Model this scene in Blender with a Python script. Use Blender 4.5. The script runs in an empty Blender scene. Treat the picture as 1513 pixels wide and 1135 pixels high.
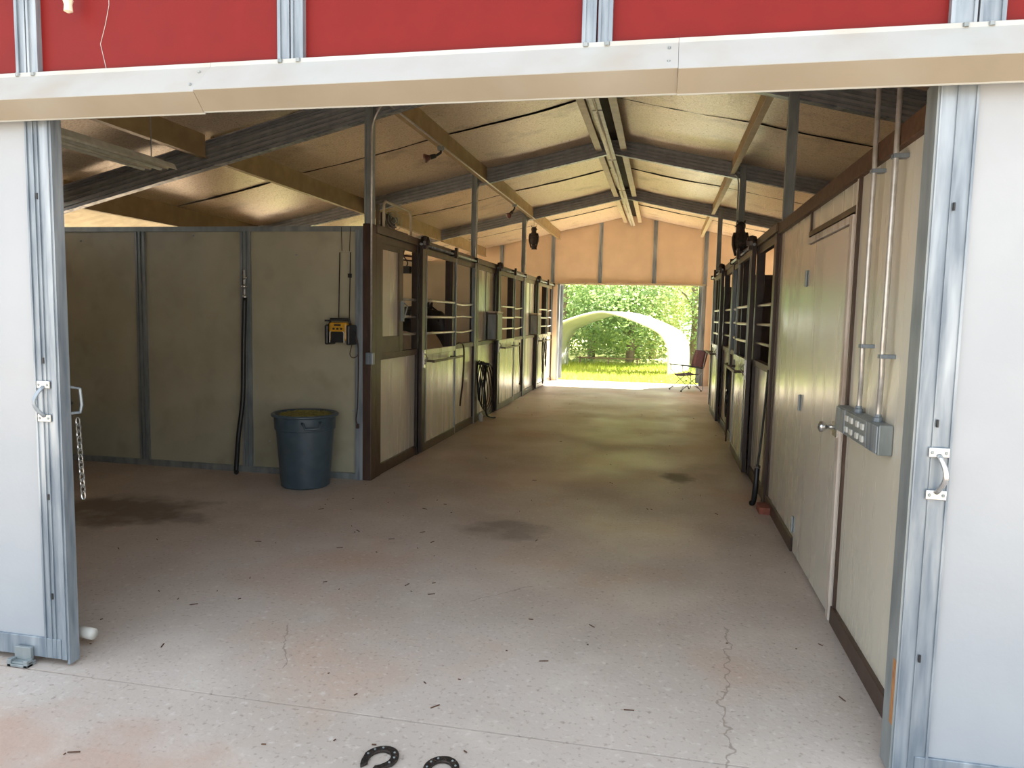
import bpy, math, random
from mathutils import Vector, Matrix
random.seed(7)
S = bpy.context.scene
COL = S.collection

# ------------------------------------------------------------------ materials
def pm(name, c1, c2=None, scale=4.0, rough=0.6, metal=0.0, bump=0.0, bscale=40.0, stretch=(1, 1, 1),
       detail=4.0, lo=0.35, hi=0.65, rvar=0.0, spec=0.5, trans=0.0, c3=None, s3=1.0, lo3=0.5, hi3=0.7):
    m = bpy.data.materials.new(name); m.use_nodes = True
    N, L = m.node_tree.nodes, m.node_tree.links
    b = N['Principled BSDF']
    b.inputs['Base Color'].default_value = (*c1, 1); b.inputs['Roughness'].default_value = rough
    b.inputs['Metallic'].default_value = metal; b.inputs['Specular IOR Level'].default_value = spec
    tc = N.new('ShaderNodeTexCoord'); mp = N.new('ShaderNodeMapping'); mp.inputs['Scale'].default_value = stretch
    L.new(tc.outputs['Object'], mp.inputs['Vector'])
    def noise(s, d=detail):
        n = N.new('ShaderNodeTexNoise'); n.inputs['Scale'].default_value = s; n.inputs['Detail'].default_value = d
        L.new(mp.outputs['Vector'], n.inputs['Vector']); return n
    def ramp(src, a, b_):
        r = N.new('ShaderNodeMapRange'); r.inputs['From Min'].default_value = a; r.inputs['From Max'].default_value = b_
        L.new(src, r.inputs['Value']); return r.outputs['Result']
    def mix(f, a, b_):
        x = N.new('ShaderNodeMix'); x.data_type = 'RGBA'
        L.new(f, x.inputs['Factor'])
        for v, s in ((a, 'A'), (b_, 'B')):
            i = [q for q in x.inputs if q.name == s and q.type == 'RGBA'][0]
            if isinstance(v, tuple): i.default_value = (*v, 1)
            else: L.new(v, i)
        return [q for q in x.outputs if q.type == 'RGBA'][0]
    out = None
    if c2 is not None:
        n = noise(scale); f = ramp(n.outputs['Fac'], lo, hi); out = mix(f, c1, c2)
        if c3 is not None:
            n3 = noise(s3); out = mix(ramp(n3.outputs['Fac'], lo3, hi3), out, c3)
        L.new(out, b.inputs['Base Color'])
        if rvar:
            r = N.new('ShaderNodeMapRange'); r.inputs['To Min'].default_value = rough - rvar; r.inputs['To Max'].default_value = rough + rvar
            r.inputs['From Min'].default_value = lo; r.inputs['From Max'].default_value = hi
            L.new(n.outputs['Fac'], r.inputs['Value']); L.new(r.outputs['Result'], b.inputs['Roughness'])
    if bump:
        n = noise(bscale, 3); bp = N.new('ShaderNodeBump'); bp.inputs['Strength'].default_value = bump
        bp.inputs['Distance'].default_value = 0.01
        L.new(n.outputs['Fac'], bp.inputs['Height']); L.new(bp.outputs['Normal'], b.inputs['Normal'])
    if trans:
        t = N.new('ShaderNodeBsdfTranslucent'); t.inputs['Color'].default_value = (*c1, 1)
        if out is not None: L.new(out, t.inputs['Color'])
        ms = N.new('ShaderNodeMixShader'); ms.inputs['Fac'].default_value = trans
        L.new(b.outputs[0], ms.inputs[1]); L.new(t.outputs[0], ms.inputs[2])
        L.new(ms.outputs[0], N['Material Output'].inputs['Surface'])
    return m

M = dict(
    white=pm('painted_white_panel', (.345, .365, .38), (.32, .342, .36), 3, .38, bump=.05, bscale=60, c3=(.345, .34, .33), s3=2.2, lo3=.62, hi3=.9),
    header=pm('white_enamel_trim', (.44, .45, .42), (.41, .405, .37), 5, .42, lo=.45, hi=.75, c3=(.39, .36, .30), s3=2.5, lo3=.55, hi3=.9),
    red=pm('red_enamel_panel', (.175, .0075, .0055), (.155, .007, .005), 9, .5, bump=.04, bscale=90, lo=.3, hi=.8, spec=.22),
    galv=pm('galvanised_steel', (.26, .30, .33), (.165, .20, .235), 30, .42, .35, bump=.04, bscale=50, stretch=(1, 1, .12), lo=.38, hi=.62, rvar=.08, c3=(.40, .44, .465), s3=10, lo3=.48, hi3=.66),
    galvd=pm('weathered_galvanised', (.32, .35, .35), (.22, .25, .25), 14, .5, .45, bump=.04, stretch=(1, 1, .3)),
    rafter=pm('dusty_galvanised_rafter', (.42, .42, .44), (.30, .30, .32), 8, .5, .3, bump=.05),
    purlin=pm('tan_primed_purlin', (.34, .24, .12), (.26, .18, .085), 6, .55, bump=.04),
    purlin2=pm('cream_purlin_flange', (.56, .48, .33), (.47, .40, .26), 10, .5),
    brown=pm('brown_enamel_steel', (.050, .028, .019), (.080, .047, .032), 14, .42, .1, stretch=(1, 1, .3), c3=(.10, .065, .045), s3=30, lo3=.6, hi3=.8),
    brownd=pm('dark_brown_steel', (.026, .015, .011), (.040, .024, .018), 12, .4, .1),
    tanrail=pm('tan_cap_rail', (.13, .088, .055), (.095, .064, .04), 9, .5),
    panel=pm('cream_stall_panel', (.63, .595, .49), (.605, .57, .465), 5, .27, bump=.02, bscale=110, stretch=(1, 1, .05), rvar=.04, c3=(.50, .45, .36), s3=3.5, lo3=.6, hi3=.95),
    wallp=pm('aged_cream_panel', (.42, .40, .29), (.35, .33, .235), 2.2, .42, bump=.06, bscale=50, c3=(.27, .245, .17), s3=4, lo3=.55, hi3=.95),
    gable=pm('beige_gable_panel', (.72, .56, .38), (.66, .51, .34), 3, .5, bump=.05),
    ceil=pm('dusty_foil_insulation', (.88, .745, .575), (.66, .54, .40), 38, .34, .15, bump=.35, bscale=70, c3=(.34, .26, .18), s3=2.2, lo3=.55, hi3=.85, rvar=.08),
    dark=pm('dark_roof_void', (.03, .025, .02), (.05, .04, .03), 5, .8),
    black=pm('black_plastic', (.012, .012, .013), (.02, .02, .02), 20, .45),
    rubber=pm('black_rubber', (.010, .010, .011), (.018, .017, .016), 20, .38),
    strap=pm('dark_leather', (.045, .022, .013), (.07, .035, .02), 30, .55),
    bin=pm('blue_grey_plastic', (.060, .092, .115), (.045, .070, .088), 12, .38, bump=.05, c3=(.12, .13, .12), s3=6, lo3=.62, hi3=.9),
    hay=pm('hay_scraps', (.30, .27, .06), (.20, .16, .05), 60, .9, bump=.8, bscale=80),
    yellow=pm('yellow_plastic', (.62, .33, .02), (.5, .26, .02), 20, .4),
    offwhite=pm('off_white_plastic', (.60, .60, .55), (.5, .5, .45), 12, .45),
    chrome=pm('bright_steel', (.62, .62, .60), (.5, .5, .48), 20, .25, .9),
    tube=pm('galvanised_bar', (.62, .60, .56), (.50, .47, .42), 25, .35, .6),
    shoe=pm('worn_iron', (.045, .034, .028), (.022, .017, .015), 60, .55, .5, bump=.5, bscale=120, c3=(.12, .09, .07), s3=90, lo3=.6, hi3=.75),
    brick=pm('red_brick', (.30, .10, .06), (.22, .07, .045), 30, .85, bump=.4, bscale=90),
    pvc=pm('white_pvc', (.75, .74, .68), (.66, .64, .57), 10, .35),
    lampw=pm('lamp_enamel', (.55, .55, .47), (.42, .42, .34), 14, .4),
    tubeglass=pm('unlit_tube', (.75, .73, .62), (.62, .60, .48), 20, .2),
    redf=pm('dark_red_fabric', (.085, .012, .014), (.05, .008, .01), 40, .85),
    owl=pm('dark_feather_paint', (.020, .013, .010), (.05, .032, .022), 35, .6, bump=.4, bscale=60),
    redcap=pm('red_bulb_enamel', (.16, .055, .04), (.10, .035, .028), 20, .35),
    shell=pm('white_shelter_skin', (.52, .55, .55), (.44, .46, .43), 1.2, .45, stretch=(1, 3, 1)),
    grass=pm('fresh_grass', (.30, .42, .06), (.42, .50, .10), 2, .7, trans=.35),
    leafA=pm('light_leaf', (.44, .50, .17), (.56, .60, .28), 1.4, .55, trans=.45),
    leafB=pm('mid_leaf', (.19, .31, .11), (.34, .45, .18), 1.4, .55, trans=.4),
    leafC=pm('pale_pine_needles', (.44, .49, .35), (.58, .60, .46), 1.4, .6, trans=.35),
    bark=pm('grey_bark', (.16, .12, .09), (.24, .19, .15), 8, .9, bump=.6),
    header_shade=pm('shade_tan_trim', (.27, .23, .17), (.24, .205, .15), 5, .5, c3=(.305, .28, .225), s3=2.5, lo3=.5, hi3=.8),  # darker tan paints in the shade on the cover's downward face
    inner=pm('tan_inner_panel', (.66, .54, .34), (.58, .46, .28), 3, .45),
    soilf=pm('red_clay_soil', (.25, .21, .17), (.19, .16, .13), 3, .95, bump=.3),
    soil=pm('pale_gravel_soil', (.48, .38, .28), (.38, .29, .20), 3, .95, bump=.3),
    turf=pm('turf_ground', (.36, .38, .12), (.42, .40, .18), 1.5, .95, bump=.4),
    dirt=pm('stall_bedding', (.20, .13, .08), (.28, .20, .12), 8, .95, bump=.5),
    corr=pm('pale_corrugated_sheet', (.72, .68, .52), (.6, .55, .4), 6, .5),
    hoof=pm('hoof_horn', (.03, .025, .02), (.06, .05, .04), 20, .6),
    mane=pm('black_horse_hair', (.008, .007, .006), (.02, .016, .013), 40, .6, bump=.5),
    eye=pm('dark_eye', (.006, .005, .005), None, 1, .1),
    door=pm('cream_service_door', (.60, .565, .48), (.575, .54, .455), 5, .26, bump=.02, bscale=110, stretch=(1, 1, .05), rvar=.04),
    casing=pm('pale_worn_casing', (.62, .55, .47), (.36, .27, .20), 16, .45, stretch=(1, 1, .2), lo=.45, hi=.7),
    rust=pm('orange_rust', (.42, .20, .07), (.30, .13, .05), 30, .8),
    tack=pm('brown_tack', (.12, .055, .025), (.07, .03, .015), 30, .6),
)

def concrete():
    m = pm('stained_concrete', (.545, .47, .41), (.445, .375, .315), 1.1, .50, bump=.15, bscale=55, detail=9,
           lo=.36, hi=.66, rvar=.10, c3=(.50, .35, .26), s3=.9, lo3=.52, hi3=.72)
    N, L = m.node_tree.nodes, m.node_tree.links
    b = N['Principled BSDF']
    src = b.inputs['Base Color'].links[0].from_socket
    tc = N.new('ShaderNodeTexCoord')
    def math_(op, a, b_=None, c=None):
        n = N.new('ShaderNodeMath'); n.operation = op
        for i, v in enumerate((a, b_, c)):
            if v is None: continue
            if isinstance(v, (int, float)): n.inputs[i].default_value = v
            else: L.new(v, n.inputs[i])
        return n.outputs[0]
    def noise(s, d=6, w=0.0):
        n = N.new('ShaderNodeTexNoise'); n.inputs['Scale'].default_value = s; n.inputs['Detail'].default_value = d
        mp = N.new('ShaderNodeMapping'); mp.inputs['Location'].default_value = (w, w * .7, 0)
        L.new(tc.outputs['Object'], mp.inputs[0]); L.new(mp.outputs[0], n.inputs['Vector'])
        return n.outputs['Fac']
    def rng(v, a, b_, c=0, d=1):
        n = N.new('ShaderNodeMapRange'); n.inputs[1].default_value = a; n.inputs[2].default_value = b_
        n.inputs[3].default_value = c; n.inputs[4].default_value = d; L.new(v, n.inputs[0]); return n.outputs[0]
    def mix(f, a, col):
        x = N.new('ShaderNodeMix'); x.data_type = 'RGBA'; L.new(f, x.inputs['Factor'])
        ia = [q for q in x.inputs if q.name == 'A' and q.type == 'RGBA'][0]; ib = [q for q in x.inputs if q.name == 'B' and q.type == 'RGBA'][0]
        L.new(a, ia); ib.default_value = (*col, 1)
        return [q for q in x.outputs if q.type == 'RGBA'][0]
    sp = N.new('ShaderNodeSeparateXYZ'); L.new(tc.outputs['Object'], sp.inputs[0])
    X, Y = sp.outputs[0], sp.outputs[1]
    out = src
    # fine dark speckle and pale scuffs
    out = mix(math_('MULTIPLY', rng(noise(48, 4), .58, .72), .6), out, (.22, .16, .12))
    out = mix(math_('MULTIPLY', rng(noise(30, 5, 9), .58, .74), .55), out, (.68, .63, .56))
    out = mix(math_('MULTIPLY', rng(noise(2.6, 8, 4), .55, .75), .6), out, (.60, .53, .45))
    # spill stains with own shape; far pale patches paint in floor gloss
    for cx, cy, rx, ry, col, st in ((-3.9, 4.65, .75, .42, (.10, .07, .045), .75), (-1.0, 4.9, .35, .25, (.13, .09, .07), .5),
                                    (.22, 7.0, .16, .25, (.09, .06, .05), .8), (-.9, 6.7, .8, .5, (.46, .29, .22), .4),
                                    (-.3, 10.5, 1.2, .7, (.38, .28, .22), .45), (.1, 9.2, .45, .5, (.60, .56, .52), .6),
                                    (-2.0, 12.2, .5, 1.6, (.62, .58, .54), .6), (.35, 13.0, .45, 1.6, (.60, .56, .52), .5),
                                    (.6, 1.9, .5, .5, (.44, .28, .2), .5), (-1.9, 1.9, .6, .35, (.46, .29, .21), .6)):
        dx = math_('DIVIDE', math_('SUBTRACT', X, cx), rx); dy = math_('DIVIDE', math_('SUBTRACT', Y, cy), ry)
        d = math_('ADD', math_('MULTIPLY', dx, dx), math_('MULTIPLY', dy, dy))
        d = math_('ADD', d, math_('MULTIPLY', math_('SUBTRACT', noise(4.5, 6, cx * 3), .5), 3.2))
        out = mix(rng(d, 1.25, .2, 0, st), out, col)
    # hairline cracks
    wob = math_('MULTIPLY', math_('SUBTRACT', noise(9, 8, 2), .5), .14)
    for x0, k, ya, yb in ((.27, .085, 1.2, 3.6), (-1.35, -.5, 2.7, 3.1), (-2.0, .9, 3.6, 3.9)):
        d = math_('ABSOLUTE', math_('ADD', math_('SUBTRACT', math_('SUBTRACT', X, x0), math_('MULTIPLY', math_('SUBTRACT', Y, 2.4), k)), wob))
        f = math_('MULTIPLY', rng(d, .0016, .005, 1, 0), math_('MULTIPLY', math_('GREATER_THAN', Y, ya), math_('LESS_THAN', Y, yb)))
        out = mix(math_('MULTIPLY', f, .55), out, (.16, .11, .08))
    L.new(out, b.inputs['Base Color'])
    return m
M['conc'] = concrete()

def horse_coat():
    m = pm('pinto_coat', (.010, .008, .007), (.022, .015, .012), 25, .42, bump=.2, bscale=200)
    N, L = m.node_tree.nodes, m.node_tree.links
    b = N['Principled BSDF']; src = b.inputs['Base Color'].links[0].from_socket
    tc = N.new('ShaderNodeTexCoord')
    prev = src
    # white markings: shoulder/chest patch, flank patch, legs, blaze (object space, metres)
    for (c, r) in (((1.02, .10, 1.02), (.30, .60, .24)), ((.85, 0, .2), (1.2, .6, .42)), ((-.5, 0, .2), (.5, .6, .40)),
                   ((1.60, 0, 1.30), (.05, .035, .20))):
        mp = N.new('ShaderNodeMapping'); mp.vector_type = 'POINT'
        mp.inputs['Location'].default_value = tuple(-c[i] / r[i] for i in range(3)); mp.inputs['Scale'].default_value = tuple(1 / v for v in r)
        L.new(tc.outputs['Object'], mp.inputs[0])
        ln = N.new('ShaderNodeVectorMath'); ln.operation = 'LENGTH'; L.new(mp.outputs[0], ln.inputs[0])
        n = N.new('ShaderNodeTexNoise'); n.inputs['Scale'].default_value = 6; L.new(tc.outputs['Object'], n.inputs['Vector'])
        a = N.new('ShaderNodeMath'); a.operation = 'MULTIPLY_ADD'; a.inputs[1].default_value = .5; L.new(n.outputs['Fac'], a.inputs[0]); L.new(ln.outputs['Value'], a.inputs[2])
        rr = N.new('ShaderNodeMapRange'); rr.inputs[1].default_value = 1.25; rr.inputs[2].default_value = 1.22; L.new(a.outputs[0], rr.inputs[0])
        x = N.new('ShaderNodeMix'); x.data_type = 'RGBA'; L.new(rr.outputs[0], x.inputs['Factor'])
        ia = [q for q in x.inputs if q.name == 'A' and q.type == 'RGBA'][0]; ib = [q for q in x.inputs if q.name == 'B' and q.type == 'RGBA'][0]
        L.new(prev, ia); ib.default_value = (.62, .54, .42, 1)
        prev = [q for q in x.outputs if q.type == 'RGBA'][0]
    L.new(prev, b.inputs['Base Color'])
    return m
M['coat'] = horse_coat()

# ------------------------------------------------------------------ geometry helpers
def frame_for(d):
    d = d.normalized(); up = Vector((0, 0, 1)) if abs(d.z) < .95 else Vector((0, 1, 0))
    a = d.cross(up).normalized(); return a, a.cross(d).normalized()

class MB:
    def __init__(s): s.v = []; s.f = []
    def add(s, vs, fs):
        b = len(s.v); s.v += [Vector(v) for v in vs]; s.f += [tuple(b + i for i in f) for f in fs]; return s
    def box(s, x0, x1, y0, y1, z0, z1):
        x0, x1 = sorted((x0, x1)); y0, y1 = sorted((y0, y1)); z0, z1 = sorted((z0, z1))
        return s.add([(x0, y0, z0), (x1, y0, z0), (x1, y1, z0), (x0, y1, z0), (x0, y0, z1), (x1, y0, z1), (x1, y1, z1), (x0, y1, z1)],
                     [(0, 3, 2, 1), (4, 5, 6, 7), (0, 1, 5, 4), (1, 2, 6, 5), (2, 3, 7, 6), (3, 0, 4, 7)])
    def prism(s, poly, ax, a, b):
        n = len(poly); f = {0: lambda t, p: (t, p[0], p[1]), 1: lambda t, p: (p[0], t, p[1]), 2: lambda t, p: (p[0], p[1], t)}[ax]
        return s.add([f(a, p) for p in poly] + [f(b, p) for p in poly],
                     [tuple(range(n))[::-1], tuple(range(n, 2 * n))] + [(i, (i + 1) % n, n + (i + 1) % n, n + i) for i in range(n)])
    def tube(s, pts, r, n=8, closed=False, flat=1.0):
        pts = [Vector(p) for p in pts]; m = len(pts); rings = []
        ref = None
        for i, p in enumerate(pts):
            if closed: d = pts[(i + 1) % m] - pts[(i - 1) % m]
            else: d = pts[min(i + 1, m - 1)] - pts[max(i - 1, 0)]
            d.normalize()
            if ref is None: a, b = frame_for(d)
            else:
                a = (ref - d * ref.dot(d)).normalized(); b = a.cross(d).normalized()
            ref = a; rr = r[i] if isinstance(r, (list, tuple)) else r
            rings.append([p + a * rr * math.cos(t) + b * rr * flat * math.sin(t) for t in [2 * math.pi * k / n for k in range(n)]])
        vs = [v for R in rings for v in R]; fs = []
        for i in range(m if closed else m - 1):
            j = (i + 1) % m
            fs += [(i * n + k, i * n + (k + 1) % n, j * n + (k + 1) % n, j * n + k) for k in range(n)]
        if not closed: fs += [tuple(range(n))[::-1], tuple((m - 1) * n + k for k in range(n))]
        return s.add(vs, fs)
    def loft(s, rings, n=14):
        """rings: (centre, side vector*radius, up vector*radius)"""
        vs = []; fs = []
        for c, a, b in rings:
            c, a, b = Vector(c), Vector(a), Vector(b)
            vs += [c + a * math.cos(t) + b * math.sin(t) for t in [2 * math.pi * k / n for k in range(n)]]
        m = len(rings)
        for i in range(m - 1): fs += [(i * n + k, i * n + (k + 1) % n, (i + 1) * n + (k + 1) % n, (i + 1) * n + k) for k in range(n)]
        fs += [tuple(range(n))[::-1], tuple((m - 1) * n + k for k in range(n))]
        return s.add(vs, fs)
    def lathe(s, c, prof, n=32, sx=1, sy=1):
        return s.loft([((c[0], c[1], c[2] + z), (r * sx, 0, 0), (0, r * sy, 0)) for r, z in prof], n)
    def bar(s, p, q, w, h, up=(0, 0, 1)):
        p, q = Vector(p), Vector(q); d = (q - p).normalized(); a = d.cross(Vector(up)).normalized(); b = a.cross(d)
        vs = [e + a * i * w / 2 + b * j * h / 2 for e in (p, q) for i, j in ((-1, -1), (1, -1), (1, 1), (-1, 1))]
        return s.add(vs, [(0, 3, 2, 1), (4, 5, 6, 7), (0, 1, 5, 4), (1, 2, 6, 5), (2, 3, 7, 6), (3, 0, 4, 7)])
    def build(s, name, mat, parent=None, bevel=0.0, smooth=False, loc=None):
        base = Vector(parent_world(parent)) if parent else Vector(loc or (0, 0, 0))
        me = bpy.data.meshes.new(name); me.from_pydata([tuple(v - base) for v in s.v], [], s.f); me.update()
        import bmesh
        bm = bmesh.new(); bm.from_mesh(me); bmesh.ops.recalc_face_normals(bm, faces=bm.faces); bm.to_mesh(me); bm.free()
        if smooth:
            me.shade_smooth()
        me.materials.append(M[mat])
        o = bpy.data.objects.new(name, me); COL.objects.link(o)
        if parent: o.parent = parent
        else: o.location = base
        if bevel:
            md = o.modifiers.new('bevel', 'BEVEL'); md.width = bevel; md.segments = 2; md.limit_method = 'ANGLE'
        return o

def parent_world(p):
    v = Vector((0, 0, 0))
    while p: v += p.location; p = p.parent
    return v
def tag(o, label=None, cat=None, group=None, kind=None):
    if label: o['label'] = label
    if cat: o['category'] = cat
    if group: o['group'] = group
    if kind: o['kind'] = kind
    return o
def thing(name, loc, label, cat, group=None):
    o = bpy.data.objects.new(name, None); COL.objects.link(o); o.location = loc; o.empty_display_size = .1
    return tag(o, label, cat, group)
def struct(name, mb, mat, parent=None, bevel=0.0, label=None, smooth=False):
    o = mb.build(name, mat, parent, bevel, smooth)
    if not parent: tag(o, kind='structure', label=label)
    return o
def sroot(name, loc, label=None):
    o = bpy.data.objects.new(name, None); COL.objects.link(o); o.location = loc
    return tag(o, kind='structure', label=label)
def copy_tree(o, loc=None, parent=None):
    c = o.copy(); COL.objects.link(c)
    if parent: c.parent = parent
    for ch in list(o.children): copy_tree(ch, None, c)
    if loc is not None: c.location = loc
    return c
def smoothpts(p, n=8):
    p = [Vector(q) for q in p]; out = []
    for i in range(len(p) - 1):
        a, b, c, d = p[max(i - 1, 0)], p[i], p[i + 1], p[min(i + 2, len(p) - 1)]
        for k in range(n):
            t = k / n
            out.append(.5 * ((2 * b) + (c - a) * t + (2 * a - 5 * b + 4 * c - d) * t * t + (3 * b - a - 3 * c + d) * t ** 3))
    out.append(p[-1]); return out

# ------------------------------------------------------------------ dimensions
XL, XR = -2.53, .90            # aisle wall faces
YF = [2.5, 6.15, 9.77, 13.39, 17.0]
XC = -.72; WL, WR = -6.3, 4.86
def roofz(x): return 3.87 - .222 * abs(x - XC)
def lowz(x, k=.215): return 3.62 - k * abs(x - XC)

# ------------------------------------------------------------------ ground and floors
struct('floor', MB().box(WL, WR, 2.452, 17.25, -.12, 0), 'conc', label='dusty pink-grey concrete barn floor')
struct('floor_apron', MB().box(-6.5, 5, .3, 2.444, -.12, -.002), 'conc', label='concrete apron in front of the barn opening')
struct('floor_joint', MB().box(-6.3, 4.8, 2.440, 2.456, -.12, -.012), 'dark')
g = MB().box(-40, 40, -40, .29, -.30, -.03); struct('ground_front', g, 'soilf')
g = MB().box(-40, WL - .01, -2.5, 17.25, -.30, -.06).box(WR + .01, 40, -2.5, 17.25, -.30, -.06); struct('ground_side', g, 'soil')
struct('ground_back', MB().box(-40, 40, 17.25, 17.4, -.30, -.04), 'soil')
struct('ground_turf', MB().box(-60, 60, 17.4, 90, -.30, -.04), 'turf')
gm = MB()
for i in range(26000):
    y = 17.3 + 7 * random.random() ** 1.3; x = random.uniform(-5.5, 4.5) * y / 18
    h = random.uniform(.04, .13) * (1 + .5 * (y > 24)); a = random.uniform(0, math.pi); w = .012
    dx, dy = math.cos(a) * w, math.sin(a) * w; l = random.uniform(-.04, .04)
    gm.add([(x - dx, y - dy, -.045), (x + dx, y + dy, -.045), (x + l, y + l, h)], [(0, 1, 2)])
tag(gm.build('grass', 'grass'), 'bright yellow-green grass beyond the far doorway', 'grass', kind='stuff')
db = MB()
for i in range(150):
    if i < 80: x, y = random.uniform(-3.3, 1), random.uniform(1.6, 6)
    else: x, y = random.uniform(-2.4, .85), random.uniform(2.5, 15)
    if y < 2.9 and x > .75: continue
    if 2.40 < y < 2.5: continue
    a = random.uniform(0, 6.3); l = random.choice((.004, .006, .008, .012, .02)); w = .0018
    c, s_ = math.cos(a), math.sin(a)
    db.bar((x - c * l, y - s_ * l, .002), (x + c * l, y + s_ * l, .003), w * 2, .003)
tag(db.build('straw_debris', 'tack'), 'scattered bits of straw and leaf on the concrete floor', 'debris', kind='stuff')

# ------------------------------------------------------------------ shell
w = MB()   # front wall beside and above the opening
w.box(WL, -2.62, 2.60, 2.66, 0, 2.4).box(1.02, WR, 2.60, 2.66, 0, 2.4)
struct('wall_front', w, 'white')
fr = sroot('wall_front_gable', (-.7, 2.53, 2.3), 'red front gable wall above the opening')
edges = [-6.35, -4.64, -3.55, -2.455, -1.342, -.245, .89, 1.99, 3.1, 4.9]
for a, b in zip(edges[:-1], edges[1:]):
    MB().prism([(a, 2.30), (b, 2.30), (b, roofz(b) - .02)] + ([(XC, roofz(XC) - .02)] if a < XC < b else []) + [(a, roofz(a) - .02)], 1, 2.52, 2.56).build('panel', 'red', fr)
for e in edges[1:-1]:
    b_ = .075 if e > .5 else .05
    t = MB(); zt = roofz(e) - .1
    for sgn in (-1, 1):
        t.box(e + (.003 if sgn > 0 else -b_), e + (b_ if sgn > 0 else -.003), 2.503, 2.52, 2.30, zt)
        t.box(e + sgn * (b_ - .012), e + sgn * b_, 2.496, 2.503, 2.30, zt)
        t.box(e + sgn * .003, e + sgn * .012, 2.496, 2.503, 2.30, zt)
    t.build('batten', 'galv', fr)
sc = MB().tube([(-2.10, 2.519, 2.72), (-2.10, 2.519, 2.64), (-2.118, 2.519, 2.57), (-2.142, 2.519, 2.50), (-2.13, 2.519, 2.45), (-2.118, 2.519, 2.40)], .0013, 4)
sc.build('scratch', 'header', fr)
# track cover in three lengths
hs = [(-4.2, -1.655), (-1.655, .02), (.02, 3.2)]
for i, (a, b) in enumerate(hs):
    dz = (0, .004, .001)[i]; dy = (0, -.003, -.006)[i]
    prof = [(2.50, 2.40), (2.492, 2.40), (2.488, 2.384), (2.385 + dy, 2.268 + dz), (2.450 + dy, 2.206 + dz), (2.456 + dy, 2.206 + dz), (2.456, 2.216), (2.50, 2.31)]
    t = sroot('trim_%d' % (i + 1), ((a + b) / 2, 2.45, 2.2), 'white folded metal cover over the sliding door track')
    MB().prism(prof, 0, a, b - .001).build('track_cover', 'header', t)
    MB().prism([(prof[3][0] - .0006, prof[3][1] - .0026), (prof[4][0] - .0062, prof[4][1] + .0028), (prof[4][0] - .005, prof[4][1] + .0045), (prof[3][0] + .002, prof[3][1] - .001)], 0, a, b - .001).build('lower_face', 'header_shade', t)  # thin overlay, underside shade and ground glow put into its colour
    s = MB()
    for e in edges:
        for dx in (-.035, .035):
            if a < e + dx < b: s.lathe((e + dx, 2.489, 2.392), [(.0001, -.006), (.009, -.006), (.009, .006), (.0001, .006)], 8)
    for x in (b - .03,):
        for z in (2.36, 2.30): s.lathe((x, 2.385 + .103 * (z - 2.268) / .116 - .004, z), [(.0001, -.004), (.005, -.004), (.005, .004), (.0001, .004)], 6)
    if s.v: s.build('screw', 'galvd', t)
# hanging rope end at the very top left, on the red wall
r = MB().tube([(-2.235, 2.47, 2.66), (-2.236, 2.47, 2.9), (-2.236, 2.49, 3.05)], .013, 8)
r.lathe((-2.235, 2.47, 2.60), [(.004, 0), (.016, .006), (.014, .03), (.018, .045), (.013, .07)], 10)
tag(r.build('rope_end', 'corr'), 'short frayed rope end hanging against the red wall', 'rope')

def outer_wall(name, x0, x1, top, openings):
    m = MB(); y = 2.6
    for a, b, z0, z1 in openings:
        m.box(x0, x1, y, a, 0, top).box(x0, x1, a, b, z1, top)
        if z0 > 0: m.box(x0, x1, a, b, 0, z0)
        y = b
    m.box(x0, x1, y, 17.1, 0, top); struct(name, m, 'inner')
outer_wall('wall_left', WL, WL + .06, 2.30, [(6.5, 9.4, 1.1, 2.15), (10.1, 13.1, 1.1, 2.15), (13.8, 16.7, 1.1, 2.15)])  # unseen window openings, added to let daylight into the stalls
outer_wall('wall_right', WR - .06, WR, 2.35, [(13.6, 16.8, 0, 2.2)])  # unseen wide opening, added so daylight brightens the far bay
# back gable with doorway
wb = sroot('wall_back', (-.7, 17.03, 0), 'beige panelled far gable wall around the doorway')
MB().prism([(WL, 2.27), (WR, 2.27), (WR, roofz(WR)), (XC, roofz(XC)), (WL, roofz(WL))], 1, 17.02, 17.06).build('gable_panel', 'gable', wb)
MB().box(WL, -2.36, 17.02, 17.06, 0, 2.27).build('side_panel', 'gable', wb)
MB().box(.90, WR, 17.02, 17.06, 0, 2.27).build('side_panel', 'gable', wb)
for x in (-5.0, -3.75, -2.53, -1.43, -.205, .92, 2.1):
    z0 = 2.27 if -2.3 < x < .85 else 0
    t = MB(); t.box(x - .045, x - .01, 17.0, 17.02, z0, roofz(x) - .05).box(x + .01, x + .045, 17.0, 17.02, z0, roofz(x) - .05).box(x - .008, x + .008, 17.008, 17.02, z0, roofz(x) - .05)
    t.build('batten', 'galv', wb)
MB().box(-2.40, .93, 16.97, 17.02, 2.245, 2.285).build('lintel_trim', 'purlin2', wb)
MB().box(-2.42, -2.345, 16.96, 17.09, 0, 2.25).build('door_jamb', 'galv', wb)
MB().box(.87, .945, 16.96, 17.09, 0, 2.25).build('door_jamb', 'galv', wb)
MB().box(-2.50, -2.40, 16.93, 17.0, 0, 2.24).build('jamb_board', 'gable', wb)
MB().box(.955, 1.02, 16.9, 17.0, 0, 2.24).build('jamb_board', 'gable', wb)
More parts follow.
